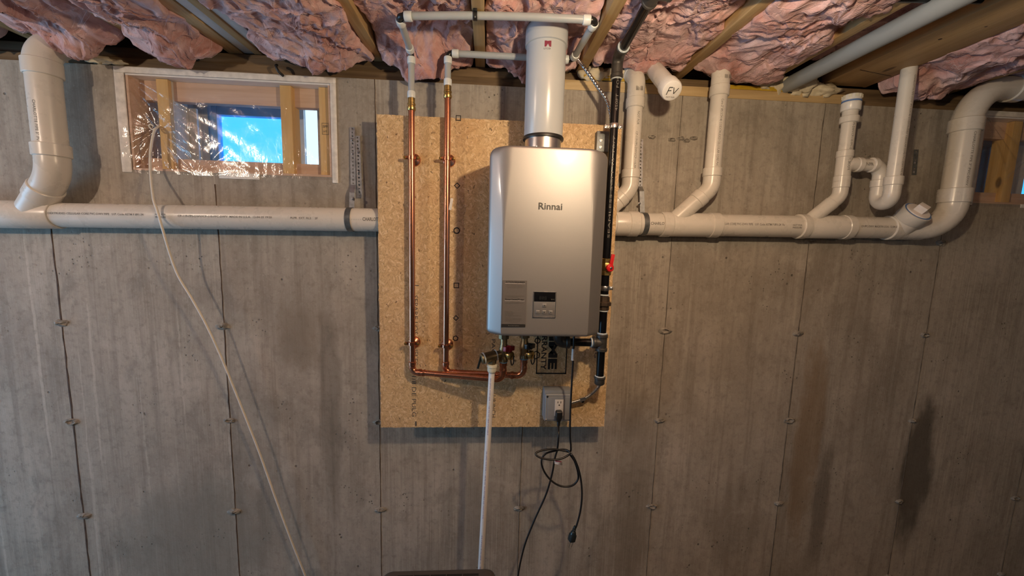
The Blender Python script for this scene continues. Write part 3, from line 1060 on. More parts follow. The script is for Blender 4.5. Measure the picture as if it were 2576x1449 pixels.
obj('band', MB().box(V(2.56, .0025, 1.005), V(2.89, .006, 1.020)), M['yellow'], ys, bevel=.001)
obj('clip', MB().box(V(2.878, .002, 1.000), V(2.893, .009, 1.025)), M['rubber'], ys, bevel=.002)
# black loop over the window head
m = MB().tube(spline([V(.862, .006, 1.0), V(.866, .022, .99), V(.874, .020, .972), V(.884, .006, .962)]), .0045, 10)
tag(obj('cable_tie', m, M['rubber']), 'short black tie on the plate above the left window', 'cable tie')

# ------------------------------------------------------------------ oriented strand board
BF, BT = .105, .011                       # board front, thickness
BX0, BX1, BZ0, BZ1 = 1.253, 2.160, -.384, .812
bd = thing('strand_board', 'square-cut strand board panel on the wall behind the water heater', 'board', V((BX0 + BX1) / 2, BF - BT, BZ0))
m = MB()
n = 160
rg = random.Random(5)
vs_, fs_ = [], []
loop = []
for k in range(n):
    loop.append((BX0 + (BX1 - BX0) * k / n, BZ0))
for k in range(n):
    loop.append((BX1, BZ0 + (BZ1 - BZ0) * k / n))
for k in range(n):
    loop.append((BX1 - (BX1 - BX0) * k / n, BZ1))
for k in range(n):
    loop.append((BX0, BZ1 - (BZ1 - BZ0) * k / n))
cx_, cz_ = (BX0 + BX1) / 2, (BZ0 + BZ1) / 2
N = len(loop)
for dd in (BF, BF - BT):
    for (x, z) in loop:
        j = rg.uniform(-.0012, .0006) - (.004 * rg.random() if rg.random() > .97 else 0) + (.005 * rg.random() if rg.random() > .985 else 0)
        ex = x + (j if x >= BX1 - 1e-6 else (-j if x <= BX0 + 1e-6 else 0))
        ez = z + (j if z >= BZ1 - 1e-6 else (-j if z <= BZ0 + 1e-6 else 0))
        vs_.append(V(ex, dd, ez))
fs_.append(tuple(range(N)))
fs_.append(tuple(range(2 * N - 1, N - 1, -1)))
for k in range(N):
    k2 = (k + 1) % N
    fs_.append((k, N + k, N + k2, k2))
m.add(vs_, fs_)
obj('panel', m, M['osb'], bd, smooth=0)
for z0, z1 in ((.58, .76), (-.34, .30)):
    for x in (1.40, 2.02):
        obj('batten', MB().box(V(x, 0.0005, z0), V(x + .06, BF - BT, z1)), M['plate_new'], bd)

# prints on the board: upright text running downwards
dn, rt = Vector((0, 0, -1)), Vector((1, 0, 0))


def bprint(name, mm, mat='soft_ink'):
    return obj(name, mm, M[mat], bd, smooth=0)


def vtext(mm, body, px0, py0, py1, size, bold=0.0, face=BF):
    a, b = at(px0, py0, face), at(px0, py1, face)
    return text_fit(mm, body, a.z - b.z, size, Vector((a.x, -face, a.z)), dn, rt, bold=bold)


m = MB()
vtext(m, 'SEPARE LOS PANELES', 1040, 742, 918, .024)
bprint('printed_text', m)
for args in (('1/8 DE PULG', 1036, 942, 1048, .024), ('1', 1043, 712, 719, .024), ('PACE', 1237, 852, 902, .020), ('1/8 INCH', 1238, 992, 1050, .021)):
    m = MB()
    vtext(m, *args)
    bprint('printed_text', m)
m = MB()
vtext(m, 'SIZED FOR SPACING', 1506, 690, 900, .019)
bprint('printed_text', m)
# symbols
def symbol(mm, px, py, r, n, ph, w=.0042):
    c = at(px, py, BF)
    vs_, fs_ = [], []
    for k in range(n):
        a = 2 * math.pi * k / n + ph
        for rr in (r - w / 2, r + w / 2):
            vs_.append(Vector((c.x + rr * math.cos(a), -BF - .0006, c.z + rr * math.sin(a))))
    for k in range(n):
        k2 = (k + 1) % n
        fs_.append((2 * k, 2 * k + 1, 2 * k2 + 1, 2 * k2))
    mm.add(vs_, fs_)


for px, py, r, n, ph in ((1153, 297, .0115, 4, math.pi / 4), (1150, 467, .010, 4, 0), (1149, 580, .0105, 24, 0), (1148, 718, .0125, 4, math.pi / 4),
                         (1147, 800, .0095, 4, 0), (1146, 851, .0098, 6, .3), (1352, 857, .011, 6, .2), (1348, 893, .016, 6, .4)):
    m = MB()
    symbol(m, px, py, r, n, ph)
    bprint('printed_symbol', m, 'ink')
m = MB().box(at(974 + 70, 1060, BF), at(978 + 70, 1072, BF) + Vector((0, -.0006, 0)))
bprint('printed_dash', m)
m = MB()
a, b = at(1353, 800, BF), at(1424, 941, BF)
ti = .0042
for (x0, x1, z0, z1) in ((a.x, a.x + ti, b.z, a.z), (b.x - ti, b.x, b.z, a.z), (a.x, b.x, b.z, b.z + ti * 1.3)):
    m.add([(x0, -BF - .0006, z0), (x1, -BF - .0006, z0), (x1, -BF - .0006, z1), (x0, -BF - .0006, z1)], [(0, 1, 2, 3)])
bprint('stamp_frame', m, 'ink')
m = MB()
vtext(m, 'WARRANTY', 1365, 806, 930, .030, .012)
bprint('stamp_text', m, 'ink')
m = MB()
vtext(m, 'TIME', 1384, 812, 929, .046, .05)
bprint('stamp_text', m, 'ink')

# ------------------------------------------------------------------ white drain pipe
R3, H3, R2, H2, R1, H1 = .0445, .0505, .0302, .0355, .0241, .0288
DM = .045
DQ = .0765
zm = lambda x: .4183 + .0151 * (x - .0816)
MX = lambda px: at(px, 556, DM).x
MP = lambda x: V(x, DM, zm(x))
MA = (MP(3) - MP(0)).normalized()
dr = thing('drain_pipe', 'long white plastic drain along the wall with risers, passing behind the board', 'drain pipe', MP(1.7))


def part(name, m, mat='pvc', parent=None, **k):
    return obj(name, m, M[mat], parent or dr, **k)


xe = MX(2275)
part('pipe', MB().tube([MP(-.9), MP(.9), MP(xe)], R3, 40))
XL = .119
DL = .085


def fitting(path, r, n=28):
    return MB().tube(path, r, n)


# left riser with its wye
zl = zm(0)
zb = .558
J = V(XL - (zb - zl), DM, zm(XL - (zb - zl)))
E_ = V(XL, DL, zb)
T_ = V(XL, DL, .895)
br = (J - E_).normalized()
xa, xb = MX(-95), MX(152)
part('wye', MB().lathe(MP(xa), MA, [(0, H3 - .002), (.003, H3), (xb - xa - .003, H3), (xb - xa, H3 - .002)], 40).tube([J - br * .035, E_ + br * .10], R3 + .002, 36))
part('branch_pipe', MB().tube([J - br * .035, E_ + br * .03], R3, 36))
part('elbow', MB().tube(fillet([E_ + br * .115, E_, E_ + Vector((0, 0, .10))], .11, 12), R3 + .0012, 36))
part('coupling', MB().hub(E_ + br * .085, br, H3, .048, 40))
part('coupling', MB().hub(E_ + Vector((0, 0, .083)), (0, 0, 1), H3, .044, 40))
part('riser', MB().tube([E_ + Vector((0, 0, .06)), T_], R3, 40))
part('coupling', MB().hub(T_ + Vector((0, 0, .02)), (0, 0, 1), H3, .052, 40))
part('elbow', MB().tube(fillet([T_ + Vector((0, 0, .01)), T_ + Vector((0, 0, .075)), V(XL + .07, -.06, 1.12)], .10, 12), R3 + .002, 36))


def pipe_print(a, length, body, size, axis, out, r, mat='pipe_ink', bold=0.0, parent=None):
    m = MB()
    text_cyl(m, body, size, a, axis, out, r, length, bold=bold)
    return obj('pipe_print', m, M[mat], parent or dr, smooth=0)


OUT = Vector((0, -1, .05))
def main_print(px0, px1, body, size=.0105, tilt=.0, bold=.01):
    x0, x1 = MX(px0), MX(px1)
    pipe_print(MP(x0), x1 - x0, body, size, MA, Vector((0, -1, tilt)), R3, bold=bold)


main_print(135, 388, '2 W COEXTRUDED CELLULAR CORE PVC-DWV PIPE   U.P. Code ASTM F 891-24', tilt=.02)
main_print(416, 442, 'NOT FOR', .0095, tilt=.06)
main_print(416, 442, 'PRESSURE', .0095, tilt=-.16)
main_print(471, 700, 'CP-119-FPS-DWV/CP-110-FPC-DWV  MADE IN U.S.A.  12-04-25 19:20', tilt=-.04)
main_print(745, 812, 'PLPR  EXT. RL2    2F', tilt=-.06)
main_print(888, 918, '- - - - - -', .006, tilt=-.06)
main_print(921, 968, 'CHARLOTTE', .018, tilt=-.12, bold=.02)
main_print(1626, 1681, 'CHARLOTTE P', .0155, tilt=-.08, bold=.02)
main_print(1808, 1955, 'LAR CORE PVC-DWV PIPE   U.P. Code ASTM F 891-24  Rs', .0125, tilt=-.0)
main_print(1975, 1998, 'NOT FOR', .0095, tilt=.0)
main_print(1975, 1998, 'PRESSURE', .0095, tilt=-.22)
main_print(2143, 2243, 'CP-FPC-DWV  MADE IN U.S.A.  12-04-25 19:5', .0115, tilt=-.02)
pipe_print(V(XL, DL, .80), .18, 'CHARLOTTE PIPE 3" PVC-DWV', .0115, (0, 0, -1), Vector((.02, -1, 0)), R3)

# wyes on the right half: px of the left collar, px of the right collar, branch target
def wye(pc0, pc1, cw, xr, dr_, zel, rb, hb, both=True):
    a0, a1 = MX(pc0), MX(pc1)
    m = MB().lathe(MP(a0), MA, [(0, R3 + .003), (.001, R3 + .0035), (a1 - a0, R3 + .0035)], 40)
    Eb = V(xr, dr_, zel)
    k = zel - zm(xr)
    Jb = V(xr - k, DM, zm(xr - k))
    b = (Eb - Jb).normalized()
    m.tube([Jb + b * .02, Eb - b * .045], rb + .003, 32)
    part('wye', m)
    if both:
        part('wye_collar', MB().hub(MP(a0 + cw / 2), MA, H3, cw, 40))
    part('wye_collar', MB().hub(MP(a1 - cw / 2), MA, H3, cw, 40))
    return Eb, b


# first riser beside the gas pipe
X2a, X2b, X3 = 2.224, 2.546, 3.090
D2A = .056
Eb, b = wye(1545, 1604, .042, X2a, D2A, .585, R2, H2, False)
part('elbow', MB().tube(fillet([Eb - b * .055, Eb, Eb + Vector((0, 0, .062))], .06, 12), R2 + .0025, 32))
part('coupling', MB().hub(Eb - b * .050, b, H2, .030, 32))
part('coupling', MB().hub(Eb + Vector((0, 0, .06)), (0, 0, 1), H2, .034, 32))
Tt = V(X2a, D2A, .900)
part('riser', MB().tube([Eb + Vector((0, 0, .04)), Tt], R2, 32))
part('coupling', MB().hub(Tt + Vector((0, 0, .012)), (0, 0, 1), H2, .038, 32))
gd = Vector((-.012, .105, .105))
El = Tt + Vector((0, 0, .098))
part('elbow', MB().tube(fillet([Tt, El, El + gd * .55], .055, 12), R2 + .003, 32))
part('coupling', MB().hub(El + gd * .38, gd, H2, .026, 32))
part('pipe', MB().tube([El + gd * .3, El + gd * 1.6], R2, 32))
pipe_print(V(X2a, D2A, .875), .05, 'NOT FOR', .0135, (0, 0, -1), Vector((.02, -1, 0)), R2)
pipe_print(V(X2a, D2A, .80), .20, 'CP-119-FPS-DWV/CP-110-FPC-DWV   MA', .0125, (0, 0, -1), Vector((-.04, -1, 0)), R2)
m = MB()
text_cyl(m, '||||| ||||', .017, V(X2a - .012, D2A, .953), (1, 0, 0), Vector((0, -1, 0)), R2 + .004, .026, bold=.03)
part('barcode', m, 'pipe_ink', smooth=0)

# second riser
Eb, b = wye(1661, 1806, .040, X2b, DQ, .600, R2, H2)
part('elbow', MB().tube(fillet([Eb - b * .065, Eb, Eb + Vector((0, 0, .062))], .06, 12), R2 + .0025, 32))
part('coupling', MB().hub(Eb - b * .058, b, H2, .034, 32))
part('coupling', MB().hub(Eb + Vector((0, 0, .06)), (0, 0, 1), H2, .034, 32))
Tt = V(X2b, DQ, .955)
part('riser', MB().tube([Eb + Vector((0, 0, .04)), Tt], R2, 32))
part('coupling', MB().hub(Tt + Vector((0, 0, .010)), (0, 0, 1), H2, .040, 32))
El = Tt + Vector((0, 0, .085))
part('elbow', MB().tube(fillet([Tt, El, El + gd * .55], .055, 12), R2 + .003, 32))
part('coupling', MB().hub(El + gd * .42, gd, H2, .026, 32))
part('pipe', MB().tube([El + gd * .3, El + gd * 1.6], R2, 32))
pipe_print(V(X2b, DQ, .928), .285, 'Core 2" IPS SCH 40 COEXTRUDED CELLULAR CORE PVC-DWV P', .0125, (0, 0, -1), Vector((-.20, -1, 0)), R2)
m = MB()
text_cyl(m, '||||| ||||', .014, V(X2b - .004, DQ, 1.005), (1, 0, 0), Vector((-.1, -1, 0)), R2 + .004, .026, bold=.03)
part('barcode', m, 'pipe_ink', smooth=0)

# third riser with side inlet and air admittance valve
Eb, b = wye(2006, 2137, .034, X3, DQ, .585, R1, H1)
part('elbow', MB().tube(fillet([Eb - b * .055, Eb, Eb + Vector((0, 0, .055))], .05, 12), R1 + .0022, 28))
part('coupling', MB().hub(Eb + Vector((0, 0, .048)), (0, 0, 1), H1, .028, 28))
part('coupling', MB().hub(Eb - b * .046, b, H1 - .001, .026, 28))
zt_ = .712
part('tee', MB().tube([V(X3, DQ, .640), V(X3, DQ, .765)], R1 + .0025, 28).tube(fillet([V(X3, DQ, .672), V(X3, DQ, .712), V(X3 + .055, DQ + .006, .714)], .03, 8), R1 + .002, 28))
part('tee_collar', MB().hub(V(X3, DQ, .654), (0, 0, 1), H1, .026, 28))
part('tee_collar', MB().hub(V(X3, DQ, .752), (0, 0, 1), H1, .028, 28))
part('riser', MB().tube([V(X3, DQ, .74), V(X3, DQ, .875)], R1, 28))
part('valve_socket', MB().hub(V(X3, DQ, .884), (0, 0, 1), H1 + .003, .026, 32).hub(V(X3, DQ, .906), (0, 0, 1), H1 - .003, .03, 32))
va = part('air_admittance_valve', MB().lathe(V(X3, DQ, .917), (0, 0, 1), [(0, .0305), (.003, .0325), (.030, .0325), (.032, .030), (.040, .030), (.041, .0315), (.055, .0315), (.060, .029), (.064, .02), (.066, .0)], 32), 'pvc_new')
part('seal_ring', MB().lathe(V(X3, DQ, .9495), (0, 0, 1), [(0, .0305), (.001, .0322), (.005, .0322), (.006, .0305)], 32), 'blue_line', va)
m = MB()
for k in range(10):
    a = 2 * math.pi * k / 10
    p = V(X3 + .0318 * math.cos(a), DQ + .0318 * math.sin(a), .963)
    m.bar(p, p + Vector((0, 0, .012)), .010, .002, (-math.sin(a), -math.cos(a), 0))
part('screen', m, 'cream', va)
pipe_print(V(X3, DQ, .868), .12, 'PS-DWV/CP-110-FPC-DWV', .0115, (0, 0, -1), Vector((-.22, -1, 0)), R1)
pipe_print(V(X3, DQ, .735), .05, 'NIBCOR', .012, (0, 0, -1), Vector((-.22, -1, 0)), R1 + .002, bold=.02)

# trap on the right of the tee
XT, DT = 3.226, .158
DA = .088
XA = at(2213, 455, DA).x
zc, zu = .712, .560
Pc = V(XA, DA, zc)
part('trap_arm', MB().tube([V(X3 + .045, DQ + .005, zc), V(XA - .03, DA, zc)], R1, 28))
part('tee_collar', MB().hub(V(X3 + .055, DQ + .006, zc), (1, -.08, 0), H1, .022, 28))
part('coupling', MB().hub(V(XA - .040, DA, zc), (1, 0, 0), H1, .022, 28))
part('trap_elbow', MB().tube(fillet([V(XA - .05, DA, zc), Pc, V(XA, DA, .648)], .044, 12), R1 + .002, 28))
part('coupling', MB().hub(V(XA, DA, .640), (0, 0, 1), H1 + .001, .030, 28))
m = MB().tube(fillet([V(XA, DA, .645), V(XA, DA, zu), V(XT, DT, zu), V(XT, DT, .655)], [.034, .034], 14), R1 + .003, 28)
part('trap_bend', m)
part('coupling', MB().hub(V(XT, DT, .640), (0, 0, 1), H1 + .001, .034, 28))
part('trap_pipe', MB().tube([V(XT, DT, .63), V(XT, DT, 1.058)], R1, 28))
pipe_print(V(XT, DT, 1.02), .37, 'CHARLOTTE PIPE 1-1/2" IPS SCH 40 COEXTRUDED CELLULAR CORE PVC-DWV PIPE NSF', .0095, (0, 0, -1), Vector((-.08, -1, 0)), R1)
pipe_print(V(XA - .090, DA, .705), .03, 'NFR', .018, (1, 0, 0), Vector((-.1, -1, 0)), R1)

# cleanout wye
ca = MX(2243)
part('wye_collar', MB().hub(MP(ca), MA, H3, .042, 40))
cb = MX(2259)
cdir = Vector((.05, -.70, .66)).normalized()
part('wye', MB().lathe(MP(ca), MA, [(0, R3 + .003), (.001, R3 + .004), (.135, R3 + .004), (.137, R3)], 40).tube([MP(cb), MP(cb) + cdir * .085], R3 + .004, 36))
cp = MP(cb) + cdir * .085
part('cleanout_hub', MB().lathe(cp - cdir * .035, cdir, [(0, R3 + .004), (.004, H3 + .001), (.042, H3 + .001), (.044, H3 - .002)], 40))
part('primer_ring', MB().lathe(cp + cdir * .0085, cdir, [(0, H3 - .0035), (.0012, H3 - .0015), (.0014, H3 - .006)], 40), 'blue_line')
pl = part('cleanout_plug', MB().lathe(cp + cdir * .006, cdir, [(0, .043), (.006, .043), (.008, .041), (.009, .0)], 40), 'plug_white')
part('plug_square', MB().bar(cp + cdir * .013, cp + cdir * .040, .036, .036, (.9, .3, .5)), 'plug_white', pl, bevel=.003)

# sweep and right riser
XR, DR = 3.583, .084
S0, S1, S2 = MP(xe - .02), V(XR, DR, zm(3.6) + .002), V(XR, DR, .60)
zq = at(2576, 226, DR).z - Z0
part('sweep_elbow', MB().tube(fillet([S0, S1, S2], .105, 18), R3 + .002, 40))
part('coupling', MB().hub(V(XR, DR, .604), (0, 0, 1), H3 + .001, .058, 40))
part('riser', MB().tube([V(XR, DR, .58), V(XR, DR, .88)], R3, 40))
part('coupling', MB().hub(V(XR, DR, .882), (0, 0, 1), H3 + .001, .052, 40))
part('sweep_elbow', MB().tube(fillet([V(XR, DR, .875), V(XR, DR, zq - .004), V(XR + .22, DR, zq + .006)], .150, 18), R3 + .002, 40))
part('coupling', MB().hub(V(XR + .185, DR, zq + .004), (1, 0, .02), H3 + .0015, .05, 40))
part('pipe', MB().tube([V(XR + .12, DR, zq + .002), V(XR + 1.2, DR, zq + .03)], R3, 40))
pipe_print(V(XR, DR, .85), .21, 'CHARLOTTE PIPE 3" PVC-DWV', .0115, (0, 0, -1), Vector((-.30, -1, 0)), R3)

# capped stub
fv = thing('vent_stub', 'capped white pipe stub marked FV poking out of the rim', 'pipe stub', V(2.283, 0, 1.04))
s0, s1 = at(1690, 228, .238), at(1632, 158, .0)
ax = (s0 - s1).normalized()
obj('pipe', MB().tube([s1 - ax * .12, s0 - ax * .01], R2, 32), M['pvc_new'], fv)
obj('cap', MB().lathe(s0 - ax * .045, ax, [(0, R2), (.002, H2), (.040, H2), (.046, H2 - .003), (.049, H2 - .010), (.050, 0)], 36), M['pvc_new'], fv)
m = MB()
nrm = ax
upv = (Vector((0, 0, 1)) - nrm * nrm.z).normalized()
rgt = upv.cross(nrm)
def stroke(mm, pts):
    for (a, b), (c, d) in zip(pts, pts[1:]):
        p, q = s0 + rgt * a + upv * b + nrm * .0055, s0 + rgt * c + upv * d + nrm * .0055
        mm.bar(p, q, .0022, .0006, nrm.cross(q - p))
stroke(m, [(-.017, -.012), (-.013, .012), (-.001, .012)])
stroke(m, [(-.015, .001), (-.004, .002)])
stroke(m, [(.002, .012), (.007, -.008), (.019, .011)])
obj('marker_letters', m, M['ink'], fv, smooth=0)
m = MB()
text_fit(m, 'NOT FOR', .030, .006, s0 - rgt * .016 - upv * .021 + nrm * .0052, rgt, upv)
obj('cap_print', m, M['pipe_ink'], fv, smooth=0)
m = MB()
text_cyl(m, 'SCH 40 PVC-DWV', .010, s1 + ax * .06, ax, Vector((.75, -.3, .15)), R2, .12)
obj('pipe_print', m, M['pipe_ink'], fv, smooth=0)

# grey conduit
gc = thing('grey_conduit', 'grey conduit running under the ceiling between joist and flat beam', 'conduit', V(2.875, .4, 1.02))
obj('pipe', MB().tube([V(2.868, -.06, 1.03), V(2.874, 1.0, 1.03), V(2.878, 2.2, 1.03)], .0285, 32), M['grey_pvc'], gc)

# ------------------------------------------------------------------ tankless water heater
HXL, HXR = at(1228, 600, .328).x, at(1515, 600, .328).x
HZ0, HZ1 = at(1360, 846, .377).z, at(1370, 369, .377).z
CXL, CXR = at(1260, 650, .380).x, at(1483.5, 650, .380).x
hc = (HXL + HXR) / 2
wh = thing('water_heater', 'silver wall-hung tankless water heater with a small black display', 'water heater', Vector((hc, -BF, HZ0)))
DS, DFc = .351, .382        # where the side facet starts, and the front face


def cover_profile(f):
    """half profile (offset from centre, depth) right side; f = 0 bottom ... 1 top"""
    out = []
    xo, xc = (HXR - HXL) / 2, (CXR - CXL) / 2
    w = .0018 + .023 * min(1, max(0, (f - .45) / .45)) ** 1.5
    p0, p1, p2 = Vector((xo, .20)), Vector((xo, DS)), Vector((xc, DFc))
    pts = [p0, p1 + (p0 - p1).normalized() * .012]
    d10, d12 = (p0 - p1).normalized(), (p2 - p1).normalized()
    for k in range(1, 7):
        t = k / 7
        pts.append((p1 + d10 * .012) * (1 - t) ** 2 + p1 * 2 * t * (1 - t) + (p1 + d12 * .012) * t * t)
    pts.append(p1 + d12 * .012)
    a, b = p2 - d12 * w, p2 + Vector((-w, 0))
    for k in range(0, 11):
        t = k / 10
        pts.append(a * (1 - t) ** 2 + p2 * 2 * t * (1 - t) + b * t * t)
    pts.append(Vector((xc - .05, DFc + .0012)))
    pts.append(Vector((0, DFc + .0020)))
    return pts


m = MB()
vs_, fs_ = [], []
hh = HZ1 - HZ0
zs = sorted(set([0, .001, .003, .006, .009, .012, .016, .021] + [.03 + k * (hh - .07) / 26 for k in range(27)] +
                [hh - q for q in (0, .001, .003, .006, .009, .013, .018, .024, .031)]))
cnt = None
for i, z in enumerate(zs):
    e0, e1 = z, hh - z
    rb, rt_ = .009, .009
    roll = 0
    if e0 < rb:
        roll = rb - math.sqrt(rb * rb - (rb - e0) ** 2)
    if e1 < rt_:
        roll = rt_ - math.sqrt(rt_ * rt_ - (rt_ - e1) ** 2)
    ins = 0
    if e0 < .018:
        ins = .018 - math.sqrt(.018 ** 2 - (.018 - e0) ** 2)
    if e1 < .030:
        ins = .030 - math.sqrt(.030 ** 2 - (.030 - e1) ** 2)
    half = cover_profile(z / hh)
    xo = (HXR - HXL) / 2
    row = []
    for p in half:
        row.append((p.x, p.y))
    full = [(x, d) for x, d in row] + [(-x, d) for x, d in row[-2::-1]]
    cnt = len(full)
    for x, d in full:
        s = (xo - ins) / xo if abs(x) > .09 else 1
        xx = x - math.copysign(ins, x) * min(1, max(0, (abs(x) - .06) / (xo - .06)) ** 2) if x else x
        vs_.append(Vector((hc + xx, -(d - (roll if d > .25 else 0)), HZ0 + z)))
    if i:
        for k in range(cnt - 1):
            fs_.append(((i - 1) * cnt + k + 1, (i - 1) * cnt + k, i * cnt + k, i * cnt + k + 1))
fs_.append(tuple(range(cnt)))
fs_.append(tuple((len(zs) - 1) * cnt + k for k in range(cnt - 1, -1, -1)))
m.add(vs_, fs_)
obj('front_cover', m, M['silver'], wh, smooth=30)
obj('case', MB().box(Vector((HXL + .006, -.22, HZ0 + .006)), Vector((HXR - .006, -BF - .012, HZ1 - .006))), M['silver'], wh, bevel=.008)
obj('mount_bracket', MB().box(Vector((hc - .10, -BF - .014, HZ1 - .03)), Vector((hc + .10, -BF, HZ1 + .03))), M['steel'], wh, bevel=.001)
FY = -(DFc + .0022)


def front(px, py, lift=.0):
    p = at(px, py, DFc + .0018)
    return Vector((p.x, FY - lift, p.z))


m = MB()
a, b = front(1353, 526), front(1414, 526)
text_fit(m, 'Rinnai', b.x - a.x, (b.x - a.x) / 2.62, Vector((a.x, FY - .0004, a.z)), (1, 0, 0), (0, 0, 1), bold=.012)
obj('brand_lettering', m, M['logo_ink'], wh, smooth=0)
# grey notice label
a, b = front(1262.5, 820), front(1326, 706)
lb = obj('notice_label', MB().box(Vector((a.x, FY - .0003, a.z)), Vector((b.x, FY + .002, b.z))), M['label'], wh, smooth=0)
lw, lh = b.x - a.x, b.z - a.z
def lab(body, x0, x1, y, size, mat='ink', bold=0.0, lift=.0006, nm='label_text'):
    mm = MB()
    text_fit(mm, body, (x1 - x0) * lw, size * lh, Vector((a.x + x0 * lw, FY - lift, a.z + y * lh)), (1, 0, 0), (0, 0, 1), bold=bold, lift=.0002)
    return obj(nm, mm, M[mat], lb, smooth=0)
lab('ACTION REQUIRED!', .11, .91, .945, .052, 'ink', .02)
for yy in (.935, .560):
    obj('label_rule', MB().box(Vector((a.x + .09 * lw, FY - .0006, a.z + (yy - .004) * lh)), Vector((a.x + .92 * lw, FY, a.z + (yy + .001) * lh))), M['tag_w'], lb, smooth=0)
for x0, x1, y, s in ((.17, .86, .898, 'Please register the water heater to'), (.14, .88, .868, 'activate your product warranty and'), (.18, .84, .838, 'keep the warranty in good order.'),
                     (.12, .90, .655, 'To monitor and control your heater'), (.12, .66, .625, 'and more, download the'),
                     (.32, .70, .530, 'Available for phones'), (.15, .88, .500, 'Visit the store and search for the app'),
                     (.12, .42, .315, 'Installer Notes'), (.13, .52, .285, 'Check gas pressure'), (.13, .46, .255, 'Set the dip switches'), (.13, .78, .225, 'Flush the system and check for leaks'),
                     (.12, .36, .190, 'Homeowner'), (.13, .82, .160, 'This label may be removed by the owner'), (.13, .79, .132, 'Keep the manual with the water heater'), (.13, .76, .104, 'Service the unit once in every year'),
                     (.36, .64, .072, 'Thank you')):
    lab(s, x0, x1, y, .026, 'soft_ink')
lab('Rinnai Central\u2122 App', .11, .89, .572, .046, 'ink', .02)
bb = obj('label_bar', MB().box(Vector((a.x - .02 * lw, FY - .0006, a.z - .02 * lh)), Vector((a.x + .98 * lw, FY, a.z + .045 * lh))), M['ink'], lb, smooth=0)
lab('Removable Appliqu\u00e9', .26, .72, .004, .028, 'white_ink', 0, .0010)
# display and buttons
a2, b2 = front(1341, 797), front(1398, 735.5)
dw, dh = b2.x - a2.x, b2.z - a2.z
dp = obj('control_panel', MB().box(Vector((a2.x, FY - .0014, a2.z)), Vector((b2.x, FY + .002, b2.z))), M['silver'], wh, bevel=.0008)
m = MB()
for (x0, x1, y0, y1) in ((-.02, 1.02, -.03, .0), (-.02, 1.02, 1.0, 1.015), (-.025, .0, -.03, 1.015), (1.0, 1.025, -.03, 1.015)):
    m.box(Vector((a2.x + x0 * dw, FY - .0020, a2.z + y0 * dh)), Vector((a2.x + x1 * dw, FY, a2.z + y1 * dh)))
obj('panel_rim', m, M['alu'], dp, smooth=0)
obj('screen', MB().box(Vector((a2.x + .012 * dw, FY - .0026, a2.z + .63 * dh)), Vector((b2.x - .012 * dw, FY, b2.z - .004 * dh))), M['screen'], dp, bevel=.0005)
m = MB()
text_flat(m, '888', .0165, Vector((a2.x + .24 * dw, FY - .0027, a2.z + .70 * dh)), (1, 0, 0), (0, 0, 1))
obj('unlit_digits', m, M['digit'], dp, smooth=0)
m = MB()
text_flat(m, '\u00b0F/\u00b0C', .0052, Vector((a2.x + .78 * dw, FY - .0027, a2.z + .695 * dh)), (1, 0, 0), (0, 0, 1))
obj('unit_mark', m, M['white_ink'], dp, smooth=0)
for k, (x, y) in enumerate(((.50, .47), (.20, .20), (.50, .20), (.80, .20))):
    cx0 = Vector((a2.x + x * dw, FY, a2.z + y * dh))
    s = .0062
    obj('button', MB().box(cx0 + Vector((-s, -.0032, -s * .9)), cx0 + Vector((s, 0, s * .9))), M['silver'], dp, bevel=.0008)
    mm = MB()
    if k in (0, 2):
        q = 1 if k == 0 else -1
        mm.add([cx0 + Vector((-.0028, -.0034, -.0015 * q)), cx0 + Vector((.0028, -.0034, -.0015 * q)), cx0 + Vector((0, -.0034, .0026 * q))], [(0, 1, 2)])
    elif k == 3:
        mm.lathe(cx0 + Vector((0, -.0032, 0)), (0, -1, 0), [(0, .0016), (.0002, .0016)], 12)
    else:
        mm.box(cx0 + Vector((-.0035, -.0034, .0)), cx0 + Vector((.0035, -.0032, .0008)))
    obj('button_mark', mm, M['ink'], dp, smooth=0)

# flue: aluminium collar on the heater, white vent pipe above
VX, VD = 1.8455, .238
vz0 = HZ1 - Z0
obj('flue_collar', MB().lathe(V(VX, VD, vz0 - .012), (0, 0, 1), [(0, .062), (.071, .062), (.073, .060), (.073, .05)], 56), M['alu'], wh)
m = MB().lathe(V(VX - .026, VD + .056, vz0 + .018), (0, 1, 0), [(0, .0036), (.003, .003), (.0034, 0)], 10)
obj('collar_screw', m, M['chrome'], wh)
vp = thing('vent_pipe', 'thick white vent pipe rising from the top of the water heater', 'vent pipe', V(VX, VD, vz0 + .04))
zg = vz0 + .057
obj('gasket', MB().lathe(V(VX, VD, zg - .006), (0, 0, 1), [(0, .060), (.001, .069), (.006, .070), (.011, .068), (.012, .06)], 56), M['rubber'], vp)
RV = .0655
obj('pipe', MB().lathe(V(VX, VD, zg + .003), (0, 0, 1), [(0, RV - .001), (.002, RV), (.32, RV), (.321, RV - .004)], 64), M['vent'], vp)
ztop = zg + .302
obj('elbow', MB().tube(fillet([V(VX, VD, ztop), V(VX, VD, ztop + .115), V(VX + .01, VD - .24, ztop + .125)], .085, 16), RV - .001, 48), M['vent'], vp)
obj('socket', MB().lathe(V(VX, VD, ztop - .01), (0, 0, 1), [(0, RV), (.002, RV + .0045), (.058, RV + .0045), (.062, RV)], 64), M['vent'], vp)
